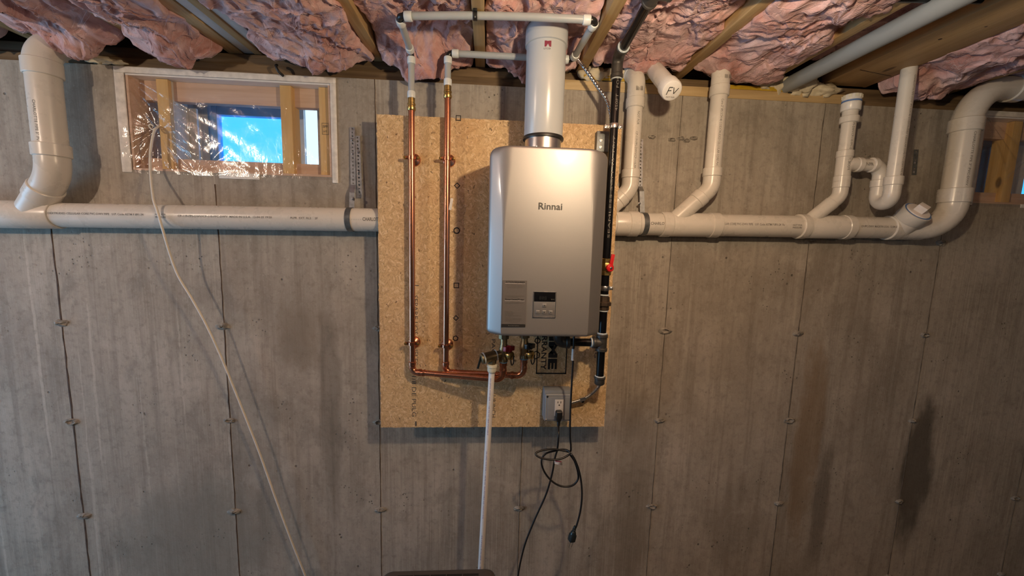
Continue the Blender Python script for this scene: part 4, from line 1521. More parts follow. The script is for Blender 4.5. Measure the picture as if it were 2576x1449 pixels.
# small maroon badge
lc = V(VX, VD, ztop - .036)
m = MB()
def vbadge(pts2):
    v = []
    for x, y in pts2:
        x, y = x * 1.5, y * 1.5
        th = x / RV - .06
        v.append(lc + Vector((math.sin(th) * (RV + .0007), -math.cos(th) * (RV + .0007), y)))
    return v
m.add(vbadge([(-.007, 0), (-.0035, .0), (0, .006), (.0035, 0), (.007, 0), (.007, .012), (-.007, .012)]), [(0, 1, 2, 5, 6)[:3] + (5, 6), (2, 3, 4, 5)])
obj('badge', m, M['red_ink'], vp, smooth=0)
m = MB()
v, f = text2d('LTCOI', .0050)
m.add(vbadge([(x - .0085, y - .0055) for x, y in v]), f)
obj('badge_text', m, M['logo_ink'], vp, smooth=0)

# ------------------------------------------------------------------ copper lines with clamps
RC = .0111
XC1, XC2, DC = 1.3835, 1.5110, .135
JR = Vector


def cpart(root, name, m, mat='copper', **k):
    return obj(name, m, M[mat], root, **k)


c1 = thing('copper_pipe', 'left copper pipe, running down and then right in front of the other', 'pipe', V(XC1, DC, -.10))
c2 = thing('copper_pipe', 'right copper pipe, running down behind the crossing copper run', 'pipe', V(XC2, DC, -.10))
D1, D2 = .232, .214
ZR = -.143
VX1, VX2 = at(1266, 915, D1).x, at(1318, 905, D2).x
# left line
z_t1, z_t2 = .838, .886
cpart(c1, 'riser', MB().tube([V(XC1, DC, z_t1), V(XC1, DC, ZR + .037)], RC, 24))
e0 = V(XC1, DC, ZR + .012)
e1 = V(XC1 + .004, DC + .026, ZR)
e2 = V(VX1, D1, at(1262, 955, D1).z - Z0)
cpart(c1, 'elbow', MB().tube(fillet([V(XC1, DC, ZR + .037), V(XC1, DC, ZR), V(XC1 + .045, DC + .014, ZR)], .020, 10), RC + .0012, 24))
cpart(c1, 'fitting_hub', MB().hub(V(XC1, DC, ZR + .034), (0, 0, 1), RC + .0028, .016, 24, .002).hub(V(XC1, DC, ZR + .018), (0, 0, 1), RC + .0025, .006, 24, .002))
rd = (e2 - V(XC1, DC, ZR)).normalized()
cpart(c1, 'fitting_hub', MB().hub(V(XC1, DC, ZR) + rd * .032, rd, RC + .0028, .014, 24, .002).hub(V(XC1, DC, ZR) + rd * .050, rd, RC + .0025, .006, 24, .002))
cpart(c1, 'horizontal_run', MB().tube([V(XC1, DC, ZR) + rd * .03, e2 - rd * .035], RC, 24))
vz1 = at(1266, 908, D1).z - Z0 - .005
cpart(c1, 'elbow', MB().tube(fillet([e2 - rd * .05, e2, V(VX1, D1, vz1 - .012)], .028, 12), RC + .0012, 24))
cpart(c1, 'fitting_hub', MB().hub(e2 - rd * .040, rd, RC + .0030, .014, 24, .002).hub(V(VX1, D1, vz1 - .030), (0, 0, 1), RC + .0025, .008, 24, .002))
cpart(c1, 'threaded_adapter', MB().lathe(V(VX1, D1, vz1 - .034), (0, 0, 1), [(0, RC), (.001, .0128), (.012, .0128), (.014, .0118), (.020, .0118), (.022, .014), (.034, .014)], 24), 'copper')
# right line
cpart(c2, 'riser', MB().tube([V(XC2, DC, z_t2), V(XC2, DC, ZR + .037)], RC, 24))
f2 = V(VX2, D2, at(1310, 945, D2).z - Z0)
rd2 = (f2 - V(XC2, DC, ZR)).normalized()
cpart(c2, 'elbow', MB().tube(fillet([V(XC2, DC, ZR + .037), V(XC2, DC, ZR), V(XC2, DC, ZR) + rd2 * .045], .020, 10), RC + .0012, 24))
cpart(c2, 'fitting_hub', MB().hub(V(XC2, DC, ZR + .034), (0, 0, 1), RC + .0028, .016, 24, .002).hub(V(XC2, DC, ZR + .018), (0, 0, 1), RC + .0025, .006, 24, .002))
cpart(c2, 'horizontal_run', MB().tube([V(XC2, DC, ZR) + rd2 * .03, f2 - rd2 * .03], RC, 24))
vz2 = at(1318, 900, D2).z - Z0 - .005
cpart(c2, 'elbow', MB().tube(fillet([f2 - rd2 * .05, f2, V(VX2, D2, vz2 - .012)], .028, 12), RC + .0012, 24))
cpart(c2, 'fitting_hub', MB().hub(f2 - rd2 * .042, rd2, RC + .0030, .012, 24, .002).hub(V(VX2, D2, vz2 - .034), (0, 0, 1), RC + .0025, .008, 24, .002))
cpart(c2, 'threaded_adapter', MB().lathe(V(VX2, D2, vz2 - .038), (0, 0, 1), [(0, RC), (.001, .0128), (.012, .0128), (.014, .0118), (.022, .0118), (.024, .014), (.038, .014)], 24), 'copper')
# brass crimp adapters on top
for root, x, zt in ((c1, XC1, z_t1), (c2, XC2, z_t2)):
    cpart(root, 'brass_adapter', MB().lathe(V(x, DC, zt - .018), (0, 0, 1), [(0, .0128), (.003, .0145), (.012, .0145), (.014, .0125), (.018, .0125), (.020, .0142), (.024, .0142), (.026, .0122), (.046, .0122)], 28), 'brass')
# price tag sticker on the right riser
m = MB()
p = at(1135, 515, DC - .008)
m.bar(p + Vector((-.003, -.014, -.02)), p + Vector((.004, -.014, .022)), .010, .0006, (1, .4, 0))
cpart(c2, 'paper_sticker', m, 'tag_w')


def clamp(x, px, py, label):
    z = at(px, py, DC).z - Z0
    t = thing('pipe_clamp', label, 'pipe clamp', V(x, BF, z), 'copper clamps on the board')
    obj('ring', MB().lathe(V(x, DC, z - .006), (0, 0, 1), [(0, RC + .0005), (.0, RC + .0032), (.012, RC + .0032), (.012, RC + .0005)], 28), M['copper'], t)
    obj('bell_plate', MB().lathe(V(x + .004, BF, z - .002), (0, -1, 0), [(0, .0235), (.002, .0235), (.006, .021), (.010, .012), (.014, .007), (DC - BF - RC, .006)], 28), M['copper'], t)
    for s in (-1, 1):
        obj('ear', MB().box(V(x + s * (RC + .001), DC - .0035, z - .006), V(x + s * (RC + .016), DC + .0035, z + .006)), M['copper'], t, bevel=.002)
        e = obj('screw', MB().lathe(V(x + s * (RC + .013), DC + .003, z), (0, -1, 0), [(0, .003), (.002, .003), (.002, .0055), (.004, .0052), (.006, .0035), (.0066, 0)], 16), M['brass'], t)


clamp(XC1, 1036, 397, 'copper ring clamp with brass screws high on the left copper pipe')
clamp(XC2, 1126, 399, 'copper ring clamp with brass screws high on the right copper pipe')
clamp(XC1 - .001, 1034, 864, 'copper ring clamp low on the left copper pipe, above its elbow')
clamp(XC2 - .001, 1119, 870, 'copper ring clamp low on the right copper pipe, above the crossing run')

# ------------------------------------------------------------------ translucent plastic loop above
RP = .0111
px_ = thing('plastic_water_pipe', 'milky plastic water pipe looped under the joists, with black elbows and white rings', 'pipe', V(1.7, .37, 1.03))


def prt(name, m, mat='pex', **k):
    return obj(name, m, M[mat], px_, **k)


ZP = 1.033
A0 = V(XC1, DC, z_t1 + .024)                       # top of left copper
A1 = V(XC1, DC, at(1033, 134, DC).z - Z0)          # lower black elbow
A2 = V(1.383, .325, ZP)                            # left black elbow
A3 = V(1.975, .372, ZP)                            # right black elbow
A4 = at(1440, 158, .14)                           # black elbow right of the vent
A4 = V(A4.x, .14, A4.z - Z0)
B0 = V(XC2, DC, z_t2 + .024)
B1 = V(XC2, DC, at(1130, 134, DC).z - Z0)
A4.z = B1.z
ringp = [(0, RP), (.001, RP + .0022), (.004, RP + .0032), (.020, RP + .0032), (.023, RP + .0024), (.024, RP)]
def ring_at(p, d):
    prt('expansion_ring', MB().lathe(p, d, ringp, 28), 'ring')
def pelbow(p, a, b):
    prt('black_elbow', MB().tube(fillet([p + a * .026, p, p + b * .026], .014, 8), .0098, 20).hub(p + a * .014, a, .0108, .006, 20, .001).hub(p + b * .014, b, .0108, .006, 20, .001), 'poly')
up = Vector((0, 0, 1))
d12 = (A2 - A1).normalized()
d23 = (A3 - A2).normalized()
d34 = (A4 - A3).normalized()
db = (A4 - B1).normalized()
prt('pipe_length', MB().tube([A0, A1 - up * .02], RP, 24))
ring_at(A0, up); ring_at(A1 - up * .012, -up)
pelbow(A1, -up, d12)
prt('pipe_length', MB().tube([A1 + d12 * .02, A2 - d12 * .02], RP, 24))
ring_at(A1 + d12 * .014, d12); ring_at(A2 - d12 * .014, -d12)
pelbow(A2, -d12, d23)
bow = [A2 + d23 * .02]
for k in range(1, 12):
    t = k / 12
    bow.append(A2.lerp(A3, t) + Vector((0, 0, .006 * math.sin(math.pi * t))))
bow.append(A3 - d23 * .02)
prt('pipe_length', MB().tube(spline(bow, 3), RP, 24))
ring_at(A2 + d23 * .016, d23); ring_at(A3 - d23 * .016, -d23)
pelbow(A3, -d23, d34)
prt('pipe_length', MB().tube([A3 + d34 * .02, A4 - d34 * .02], RP, 24))
ring_at(A3 + d34 * .014, d34); ring_at(A4 - d34 * .014, -d34)
pelbow(A4, -d34, -db)
prt('pipe_length', MB().tube([B1 + db * .02, A4 - db * .02], RP, 24))
ring_at(B1 + db * .014, db); ring_at(A4 - db * .014, -db)
pelbow(B1, db, -up)
prt('pipe_length', MB().tube([B0, B1 - up * .02], RP, 24))
ring_at(B0, up); ring_at(B1 - up * .012, -up)
# black clip on the joist
ck = at(1193, 30, .36)
tcl = (1.613 - A2.x) / (A3.x - A2.x)
pc = A2.lerp(A3, tcl) + Vector((0, 0, .006))
cl = thing('pipe_clip', 'black clip nailing the milky plastic pipe to a joist', 'pipe clip', V(1.613, pc.y * -1, JB))
obj('saddle', MB().tube([pc + Vector((-.006, 0, 0)), pc + Vector((.006, 0, 0))], RP + .0028, 24), M['poly'], cl)
obj('saddle_base', MB().box(pc + Vector((-.006, -.019, .004)), pc + Vector((.006, .019, RP + .003))), M['poly'], cl, bevel=.002)
obj('nail_head', MB().lathe(pc + Vector((0, -.0105, -.0088)), (0, -.75, -.65), [(0, .0025), (.002, .0025), (.0024, 0)], 10), M['steel'], cl)

# ------------------------------------------------------------------ service valves
def valve(VXk, Dk, zb, ztop, label, hmat, handle_z, cap_z, side):
    t = thing('service_valve', label, 'valve', V(VXk, Dk, zb))
    P = lambda z: V(VXk, Dk, z)
    obj('union_nut', MB().lathe(P(ztop - .046), up, [(0, .0165), (.001, .0195), (.022, .0195), (.024, .0165), (.05, .013)], 8, ref=(1, .3, 0)), M['dull_brass'], t, smooth=20)
    obj('body', MB().lathe(P(zb), up, [(0, .0165), (.016, .0165), (.018, .0150), (.022, .0150), (.030, .0175), (.048, .0175), (.054, .0145), (.060, .0145), (.064, .0125), (ztop - zb - .02, .0125)], 28), M['dull_brass'], t)
    obj('hex_end', MB().lathe(P(zb - .002), up, [(0, .0165), (.001, .0182), (.014, .0182), (.016, .0165)], 6, ref=(1, .5, 0)), M['dull_brass'], t, smooth=20)
    obj('dope_ring', MB().lathe(P(zb - .006), up, [(0, .0135), (.001, .0155), (.005, .0160), (.006, .0140)], 24), M['blue_tape'], t)
    # tee handle, pointing out to the right and forward
    hd = Vector((.75, -.62, 0)).normalized()
    hp = P(handle_z)
    hs = obj('stem', MB().lathe(hp, hd, [(0, .008), (.016, .008), (.020, .006), (.024, .006)], 16), M['dull_brass'], t)
    q = hp + hd * .024
    w = up.cross(hd)
    m = MB()
    m.bar(q - w * .027 + up * .003, q + w * .027 - up * .003, .017, .013, up)
    m.lathe(q - hd * .006, hd, [(0, .012), (.014, .012), (.017, .009)], 18)
    obj('handle', m, M[hmat], t, bevel=.002)
    cdv = Vector((.80, -.58, -.05)).normalized()
    cp_ = P(cap_z)
    obj('drain_port', MB().lathe(cp_, cdv, [(0, .009), (.020, .009), (.024, .0085)], 18), M['dull_brass'], t)
    cc = cp_ + cdv * .026
    obj('drain_cap', MB().lathe(cc - cdv * .004, cdv, [(0, .0125), (.002, .0158), (.012, .0158), (.015, .0140), (.017, .0)], 26), M['brass'], t)
    lp = [cc + cdv * .012 + up * .001 + w * .003, cc + cdv * .013 - up * .004, cc + cdv * .011 - up * .018 + w * .004, cc - up * .030 + w * .012, cc - up * .026 + w * .022 - cdv * .010, cc - up * .006 + w * .024 - cdv * .014, cc + up * .010 + w * .012 - cdv * .012, cc + up * .006 - cdv * .010]
    obj('cap_strap', MB().tube(spline([cc + (q_ - cc) * 1.35 for q_ in lp], 6), .0022, 8), M['rubber'], t)
    return t


zt1 = HZ0 - Z0
v1 = valve(VX1, D1, at(1266, 908, D1).z - Z0, zt1, 'brass service valve with dark red handle and relief valve under the heater', 'maroon', at(1270, 874, D1).z - Z0, at(1270, 890, D1).z - Z0, 1)
v2 = valve(VX2, D2, at(1318, 900, D2).z - Z0, zt1, 'brass service valve with black handle under the heater, no relief valve', 'poly', at(1318, 868, D2).z - Z0, at(1318, 888, D2).z - Z0, 1)
# relief valve screwed into the first valve
ra = V(VX1, D1, at(1262, 888, D1).z - Z0)
rb_ = at(1211, 903, .262)
rdv = (rb_ - ra).normalized()
rl = (rb_ - ra).length
rv = thing('relief_valve', 'dull bronze pressure relief valve lying sideways with a black lever', 'valve', ra)
obj('body', MB().lathe(ra + rdv * .012, rdv, [(0, .0135), (.014, .0135), (.016, .0185), (rl - .022, .0185), (rl - .020, .0195), (rl - .012, .0200), (rl - .010, .014)], 28), M['dull_brass'], rv)
obj('joint_ring', MB().hub(ra + rdv * .030, rdv, .0198, .004, 28, .001), M['tape'], rv)
obj('end_ring', MB().lathe(ra + rdv * (rl - .012), rdv, [(0, .0198), (.002, .0212), (.005, .0208), (.006, .0145), (.004, .014)], 28), M['tape'], rv)
obj('test_cap', MB().lathe(ra + rdv * (rl - .013), rdv, [(0, .012), (.010, .012), (.012, .009), (.014, .004)], 20), M['plug_blue'], rv)
le = ra + rdv * (rl + .001)
obj('lever', MB().bar(le + up * .010, le - up * .034 + rdv * .006 + Vector((-.006, 0, 0)), .008, .003, (1, .4, 0)).bar(le + up * .010 - rdv * .012, le + up * .012, .008, .003, (1, .4, 0)), M['plug_blue'], rv, bevel=.001)
rx_, rdp = at(1238, 925, .25).x, .25
ro = ra + rdv * ((rx_ - ra.x) / rdv.x)
rdp = -ro.y
obj('outlet_nut', MB().lathe(ro - up * .010, -up, [(0, .014), (.006, .0148), (.016, .0148), (.018, .0128), (.026, .0128)], 8), M['dull_brass'], rv, smooth=20)
# relief discharge pipe
zo = ro.z - .034
rp = thing('discharge_pipe', 'thin white discharge pipe hanging from the relief valve to the floor', 'pipe', Vector((ro.x - .03, -.27, .05)))
bot = Vector((at(1208, 1425, .205).x - .014, -.200, .05))
top_ = Vector((ro.x, ro.y, zo))
pdv = (bot - top_).normalized()
obj('male_adapter', MB().lathe(top_ + up * .004, pdv, [(0, .0135), (.001, .0185), (.010, .0185), (.012, .0165), (.024, .0165), (.030, .0140), (.032, .0115)], 28), M['cream'], rp)
obj('pipe', MB().tube([top_ + pdv * .01, bot], .0111, 24), M['cpvc'], rp)
m = MB()
text_cyl(m, '3/4 CPVC 4120 SDR 11 100 PSI AT 180F POTABLE', .0060, top_ + pdv * .045, pdv, Vector((-.45, -1, 0)), .0111, .22)
text_cyl(m, '3/4 CPVC 4120 SDR 11 100 PSI AT 180F POTABLE NSF 24-07-12 10:42', .0060, top_ + pdv * .33, pdv, Vector((-.45, -1, 0)), .0111, .28)
text_cyl(m, '3/4 CPVC 4120 SDR 11 100 PSI AT 180F', .0060, top_ + pdv * .68, pdv, Vector((-.45, -1, 0)), .0111, .22)
obj('pipe_print', m, M['violet_ink'], rp, smooth=0, kind='stuff')

# ------------------------------------------------------------------ black gas pipe
RG = .0150
XG, DG = 2.1015, .196
gp = thing('gas_pipe', 'black steel gas pipe down the right edge of the board to the heater', 'gas pipe', V(XG, DG, -.15))


def gpart(name, m, mat='black_pipe', parent=None, **k):
    return obj(name, m, M[mat], parent or gp, **k)


gz = lambda py: at(1530, py, DG).z - Z0
ZG = 1.012
zE = ZG
gpart('upper_pipe', MB().tube([V(XG, DG, .955), V(XG, DG, gz(652))], RG, 28))
# 90 elbow at the top turning into the room
gpart('elbow', MB().tube(fillet([V(XG, DG, .945), V(XG, DG, ZG), V(XG - .002, DG + .058, ZG + .006)], .030, 12), RG + .0045, 28).hub(V(XG, DG, .950), up, RG + .0068, .016, 28, .003).hub(V(XG - .001, DG + .052, ZG + .006), (0, -1, .1), RG + .0068, .014, 28, .003), 'iron')
gpart('dope_ring', MB().hub(V(XG, DG, .9395), up, RG + .0048, .004, 24, .001), 'tape')
gpart('dope_ring', MB().hub(V(XG - .001, DG + .062, ZG + .0065), (0, -1, .05), RG + .0055, .004, 24, .001), 'tape')
gpart('ceiling_pipe', MB().tube([V(XG, DG + .05, ZG + .006), V(XG - .010, .50, ZG + .018)], RG, 28))
gpart('tee', MB().tube([V(XG - .010, .485, ZG + .018), V(XG - .012, .56, ZG + .020)], RG + .006, 28).tube([V(XG - .045, .525, ZG + .020), V(XG + .03, .525, ZG + .020)], RG + .006, 28).hub(V(XG + .03, .525, ZG + .02), (1, 0, 0), RG + .008, .012, 28).hub(V(XG - .010, .487, ZG + .018), (0, 1, 0), RG + .008, .012, 28), 'iron')
gpart('branch_pipe', MB().tube([V(XG + .02, .525, ZG + .020), V(XG + .9, .535, ZG + .05)], RG * .72, 20))
zv0, zv1 = gz(690), gz(650)
vb = gpart('shutoff_body', MB().lathe(V(XG, DG, zv0 - .004), up, [(0, .0165), (.001, .0195), (.014, .0195), (.016, .0175), (.022, .0195), (zv1 - zv0 - .018, .0195), (zv1 - zv0 - .012, .0175), (zv1 - zv0 - .010, .0195), (zv1 - zv0 + .002, .0195), (zv1 - zv0 + .004, .0165)], 8, ref=(1, .35, 0)), 'brass', smooth=20)
hq = V(XG + .006, DG + .021, (zv0 + zv1) / 2 - .004)
gpart('handle', MB().lathe(hq, (.2, -1, 0), [(0, .013), (.002, .0145), (.009, .0145), (.012, .011)], 20).bar(hq + Vector((.002, -.006, -.002)), hq + Vector((.009, -.008, .050)), .0125, .008, (1, 0, 0)), 'red', vb, bevel=.002)
gpart('handle_nut', MB().lathe(hq + Vector((.002, -.011, 0)), (.2, -1, 0), [(0, .005), (.004, .005), (.005, .003)], 6), 'chrome', vb)
zu0, zu1 = gz(776), gz(748)
gpart('pipe_nipple', MB().tube([V(XG, DG, zv0), V(XG, DG, zu1 - .01)], RG, 28))
gpart('union', MB().lathe(V(XG, DG, zu0 - .006), up, [(0, .0175), (.002, .0205), (.016, .0205), (.018, .0275), (.030, .0275), (.033, .0215), (.050, .0205), (.052, .0175)], 8, ref=(1, .2, 0)), 'union', smooth=20)
gpart('dope_ring', MB().hub(V(XG, DG, zu1 + .009), up, RG + .0025, .006, 24, .001), 'tape')
gpart('dope_ring', MB().hub(V(XG, DG, zu0 - .009), up, RG + .0020, .005, 24, .001), 'tape')
zt0 = gz(862)
gpart('pipe_nipple', MB().tube([V(XG, DG, zu0), V(XG, DG, zt0)], RG, 28))
gpart('dope_ring', MB().hub(V(XG, DG, zt0 + .036), up, RG + .0035, .006, 24, .001), 'tape')
gpart('tee', MB().tube([V(XG, DG, zt0 - .030), V(XG, DG, zt0 + .030)], RG + .0045, 28).tube([V(XG - .034, DG, zt0), V(XG, DG, zt0)], RG + .0045, 28).hub(V(XG, DG, zt0 + .026), up, RG + .0072, .014, 28).hub(V(XG, DG, zt0 - .026), up, RG + .0072, .014, 28).hub(V(XG - .030, DG, zt0), (1, 0, 0), RG + .0072, .014, 28), 'iron')
gpart('dope_ring', MB().hub(V(XG - .040, DG, zt0), (1, 0, 0), RG + .0035, .006, 24, .001), 'tape')
zc0 = gz(958)
gpart('drip_leg', MB().tube([V(XG, DG, zt0 - .02), V(XG, DG, zc0)], RG, 28))
gpart('dope_ring', MB().hub(V(XG, DG, zc0 + .018), up, RG + .0035, .006, 24, .001), 'tape')
gpart('cap', MB().lathe(V(XG, DG, zc0 - .016), up, [(0, .010), (.002, .0165), (.006, .0195), (.024, .0195), (.026, .0222), (.032, .0222), (.034, .018)], 28), 'iron')
xg2 = at(1405, 862, DG).x
gpart('cross_pipe', MB().tube([V(XG - .03, DG, zt0), V(xg2 + .02, DG, zt0)], RG, 28))
gpart('heater_elbow', MB().tube(fillet([V(xg2 + .040, DG, zt0), V(xg2, DG, zt0), V(xg2, DG, zt1 - .001)], .022, 10), RG + .0065, 28).hub(V(xg2 + .034, DG, zt0), (1, 0, 0), RG + .009, .016, 28), 'iron')
m = MB()
text_cyl(m, '450FT   FOURFST  70', .0125, V(XG, DG, gz(500) + .30), up, Vector((.35, -1, 0)), RG, .20)
obj('pipe_print', m, M['white_ink'], gp, smooth=0)
m = MB()
text_cyl(m, 'SEAMLESS SCH 40 10/7', .0105, V(XG, DG, gz(600)), up, Vector((.15, -1, 0)), RG, .36)
obj('pipe_print', m, M['white_ink'], gp, smooth=0)


def pipe_strap(x, d, z, label, plate):
    t = thing('conduit_strap', label, 'pipe strap', V(x, BF, z), 'steel straps on the gas pipe')
    obj('band', MB().lathe(V(x, d, z - .009), up, [(0, RG), (0, RG + .002), (.002, RG + .003), (.016, RG + .003), (.018, RG + .002), (.018, RG)], 28), M['alu'], t)
    for s in (-1, 1):
        e = obj('ear', MB().box(V(x + s * RG, d - .004, z - .007), V(x + s * (RG + .017), d + .0, z + .007)), M['alu'], t, bevel=.003)
        obj('screw', MB().lathe(V(x + s * (RG + .010), d, z), (0, -1, 0), [(0, .0055), (.002, .005), (.003, .003), (.0032, 0)], 14), M['steel'], t)
    if plate:
        pz = z - .012
        obj('bracket_plate', MB().box(V(x - .042, BF, pz - .062), V(x + .006, BF + .030, pz + .012)), M['dark_steel'], t, bevel=.002)
        for dz in (-.022, -.046):
            obj('bolt', MB().lathe(V(x - .026, BF + .030, pz + dz), (0, -1, 0), [(0, .0065), (.003, .0065), (.0035, .004), (.006, .0038)], 6), M['steel'], t)
    else:
        obj('standoff', MB().box(V(x - .008, BF, z - .006), V(x + .008, d - RG, z + .006)), M['steel'], t)
    return t


pipe_strap(XG, DG, at(1541, 318, DG).z - Z0, 'bright two-eared strap with a dark bracket high on the gas pipe', True)
pipe_strap(XG, DG, at(1527, 725, DG).z - Z0, 'narrow steel strap on the gas pipe under the red handle valve', False)

# ------------------------------------------------------------------ armoured cable, box and cords
def armor(pts, r=.0062):
    p = spline(pts, 40)
    q = []
    rr = []
    L = 0
    prev = p[0]
    dense = []
    for a, b in zip(p, p[1:]):
        n_ = max(1, int((b - a).length / .0011))
        for k in range(n_):
            dense.append(a.lerp(b, k / n_))
    for i, a in enumerate(dense):
        rr.append(r * (1.0 + (.16 if (i % 6) < 3 else -.04)))
    return MB().tube(dense, rr, 10)


ac = thing('armoured_cable', 'bright spiral-armoured cable from the ceiling, behind the gas pipe, to the grey box', 'cable', at(1480, 990, .128))
obj('upper_length', armor([at(1462, 158, .10) + Vector((-.03, .05, .06)), at(1468, 168, .10), at(1500, 214, .11), at(1530, 262, .125), at(1538, 330, .125), at(1531, 460, .125)]), M['armor'], ac)
obj('hidden_length', MB().tube(spline([at(1531, 455, .125), at(1524, 650, .125), at(1516, 860, .125), at(1511, 955, .125)], 12), .0058, 10), M['armor'], ac)
obj('lower_length', armor([at(1511, 950, .125), at(1508, 968, .128), at(1496, 984, .132), at(1478, 998, .133), at(1460, 1006, .133), at(1437, 1013, .132)]), M['armor'], ac)
p = at(1465, 1003, .133)
obj('one_hole_strap', MB().bar(p + Vector((-.010, 0, -.003)), p + Vector((.012, -.0, .004)), .016, .015, (0, 1, 0)).bar(p + Vector((.004, .018, -.004)), p + Vector((.006, .018, -.024)), .016, .004, (1, 0, 0)), M['alu'], ac, bevel=.002)
obj('strap_screw', MB().lathe(p + Vector((.006, .018, -.018)), (0, -1, 0), [(0, .006), (.004, .006), (.005, .003)], 12), M['rubber'], ac)

BXF = BF + .054
jb = thing('outlet_box', 'square grey metal outlet box on the lower right of the board', 'outlet box', at(1404, 1058, BF))
a, b = at(1369, 1059, BXF), at(1438, 991, BXF)
ja, jz, jx, jy = a.x, a.z, b.x, b.z
a.y = b.y = 0
obj('box', MB().box(Vector((a.x - .002, -BXF + .004, a.z)), Vector((b.x + .002, -BF, b.z + .012))), M['box_grey'], jb, bevel=.004)
cov = obj('cover', MB().box(Vector((a.x, -BXF - .006, a.z + .001)), Vector((b.x, -BXF + .006, b.z))), M['box_grey'], jb, bevel=.006, seg=3)
obj('cover_face', MB().box(Vector((a.x + .010, -BXF - .0085, a.z + .008)), Vector((b.x - .004, -BXF - .004, b.z - .010))), M['box_grey'], cov, bevel=.003)
for (qx, qz, mt_) in ((a.x + .008, b.z - .008, 'rubber'), (b.x - .004, b.z - .009, 'steel'), (a.x + .005, a.z + .007, 'chrome'), (b.x - .004, a.z + .007, 'rubber')):
    obj('cover_screw', MB().lathe(Vector((qx, -BXF - .006, qz)), (0, -1, 0), [(0, .0036), (.003, .0036), (.0042, .002)], 12), M[mt_], cov)
sa, sb = at(1394.5, 1046, BXF + .008), at(1418.5, 1005, BXF + .008)
sk = obj('receptacle', MB().box(Vector((sa.x, -BXF - .0105, sa.z)), Vector((sb.x, -BXF - .002, sb.z))), M['socket'], jb, bevel=.0015)
m = MB()
sw, sh = sb.x - sa.x, sb.z - sa.z
for fx, fz, w_, h_ in ((.32, .84, .0024, .0075), (.66, .84, .0026, .0085)):
    c_ = Vector((sa.x + fx * sw, -BXF - .0108, sa.z + fz * sh))
    m.box(c_ + Vector((-w_ / 2, 0, -h_ / 2)), c_ + Vector((w_ / 2, .001, h_ / 2)))
obj('slots', m, M['slot'], sk, smooth=0)
obj('ground_hole', MB().lathe(Vector((sa.x + .49 * sw, -BXF - .0102, sa.z + .67 * sh)), (0, -1, 0), [(0, .0028), (.0007, .0028)], 14), M['slot'], sk)
obj('reset_bar', MB().box(Vector((sa.x + .3 * sw, -BXF - .0112, sa.z + .40 * sh)), Vector((sa.x + .7 * sw, -BXF - .006, sa.z + .47 * sh))), M['socket'], sk, bevel=.0006)


def plug(root, p, fwd, down, mat='cord'):
    """a moulded plug body at p, blades along fwd, cord leaving along down"""
    fwd, down = Vector(fwd).normalized(), Vector(down).normalized()
    side = fwd.cross(down).normalized()
    b = obj('plug_body', MB().bar(p - down * .014, p + down * .018, .026, .024, side), M[mat], root, bevel=.007, seg=3)
    obj('strain_relief', MB().lathe(p + down * .010, down, [(0, .0125), (.010, .0115), (.018, .0085), (.020, .0065), (.026, .0072), (.028, .0058), (.034, .0064), (.036, .005), (.040, .0046)], 18), M[mat], root)
    return b, side


k1 = thing('power_cord', 'black power cord plugged into the grey outlet box, hanging to the lower machine', 'power cord', at(1340, 1310, .22))
p1 = at(1406, 1042, BXF + .022)
plug(k1, p1, (0, 1, 0), (0, 0, -1))
c0 = p1 + Vector((0, 0, -.045))
pts = [c0] + [at(x, y, d) for x, y, d in ((1405, 1095, .215), (1402, 1130, .21), (1396, 1152, .205), (1388, 1195, .20), (1373, 1245, .19), (1346, 1305, .18), (1322, 1365, .185), (1308, 1420, .20), (1300, 1470, .22))]
obj('cord', MB().tube(spline(pts, 8), .0036, 12), M['cord'], k1)
tg = at(1404, 1163, .214)
m = MB()
n = 8
vs_, fs_ = [], []
for i in range(n + 1):
    t = i / n
    o_ = tg + Vector((-.0155 + .031 * t, -.004 * math.sin(t * 3), .003 - .006 * t))
    vs_ += [o_ + Vector((0, 0, .0065)), o_ + Vector((.002, 0, -.0085))]
    if i:
        k = 2 * (i - 1)
        fs_.append((k, k + 1, k + 3, k + 2))
m.add(vs_, fs_)
obj('warning_tag', m, M['tag_w'], k1)
m = MB().bar(tg + Vector((-.012, -.0045, .008)), tg + Vector((.012, -.0055, .0055)), .004, .0004, (0, 0, 1))
obj('tag_stripe', m, M['red_ink'], k1)

k2 = thing('power_cord', 'black power cord of the heater, looped in a knot with its plug dangling', 'power cord', at(1437, 1345, .22))
pts = [at(x, y, d) for x, y, d in ((1444, 842, .27), (1443.5, 862, .27), (1442, 900, .262), (1438.5, 960, .25), (1435, 1030, .245), (1434, 1095, .24), (1436, 1122, .235), (1434, 1136, .23),
      (1418, 1134, .225), (1396, 1130, .225), (1368, 1132, .232), (1348, 1140, .242), (1356, 1150, .25), (1382, 1156, .252), (1408, 1155, .25), (1428, 1146, .243), (1434, 1138, .24),
      (1420, 1131, .222), (1396, 1134, .215), (1372, 1142, .215), (1362, 1160, .217), (1369, 1186, .22), (1388, 1210, .222), (1412, 1223, .225), (1438, 1222, .228), (1453, 1208, .23), (1454, 1190, .232), (1446, 1162, .234), (1434, 1143, .236),
      (1440, 1146, .246), (1452, 1170, .247), (1461, 1205, .246), (1464, 1245, .245), (1460, 1285, .243), (1451, 1320, .24), (1444, 1336, .24))]
obj('cord', MB().tube(spline(pts, 7), .0036, 12), M['cord'], k2)
obj('paper_sleeve', MB().tube([at(1442.2, 877, .266), at(1440.5, 906, .262)], .0052, 14), M['tag_w'], k2)
pe = at(1439, 1353, .24)
bd_, sd = plug(k2, pe, (.35, -.9, .1), (-pe + at(1445, 1330, .24)), 'plug_blue')
dn_ = (pe - at(1445, 1330, .24)).normalized()
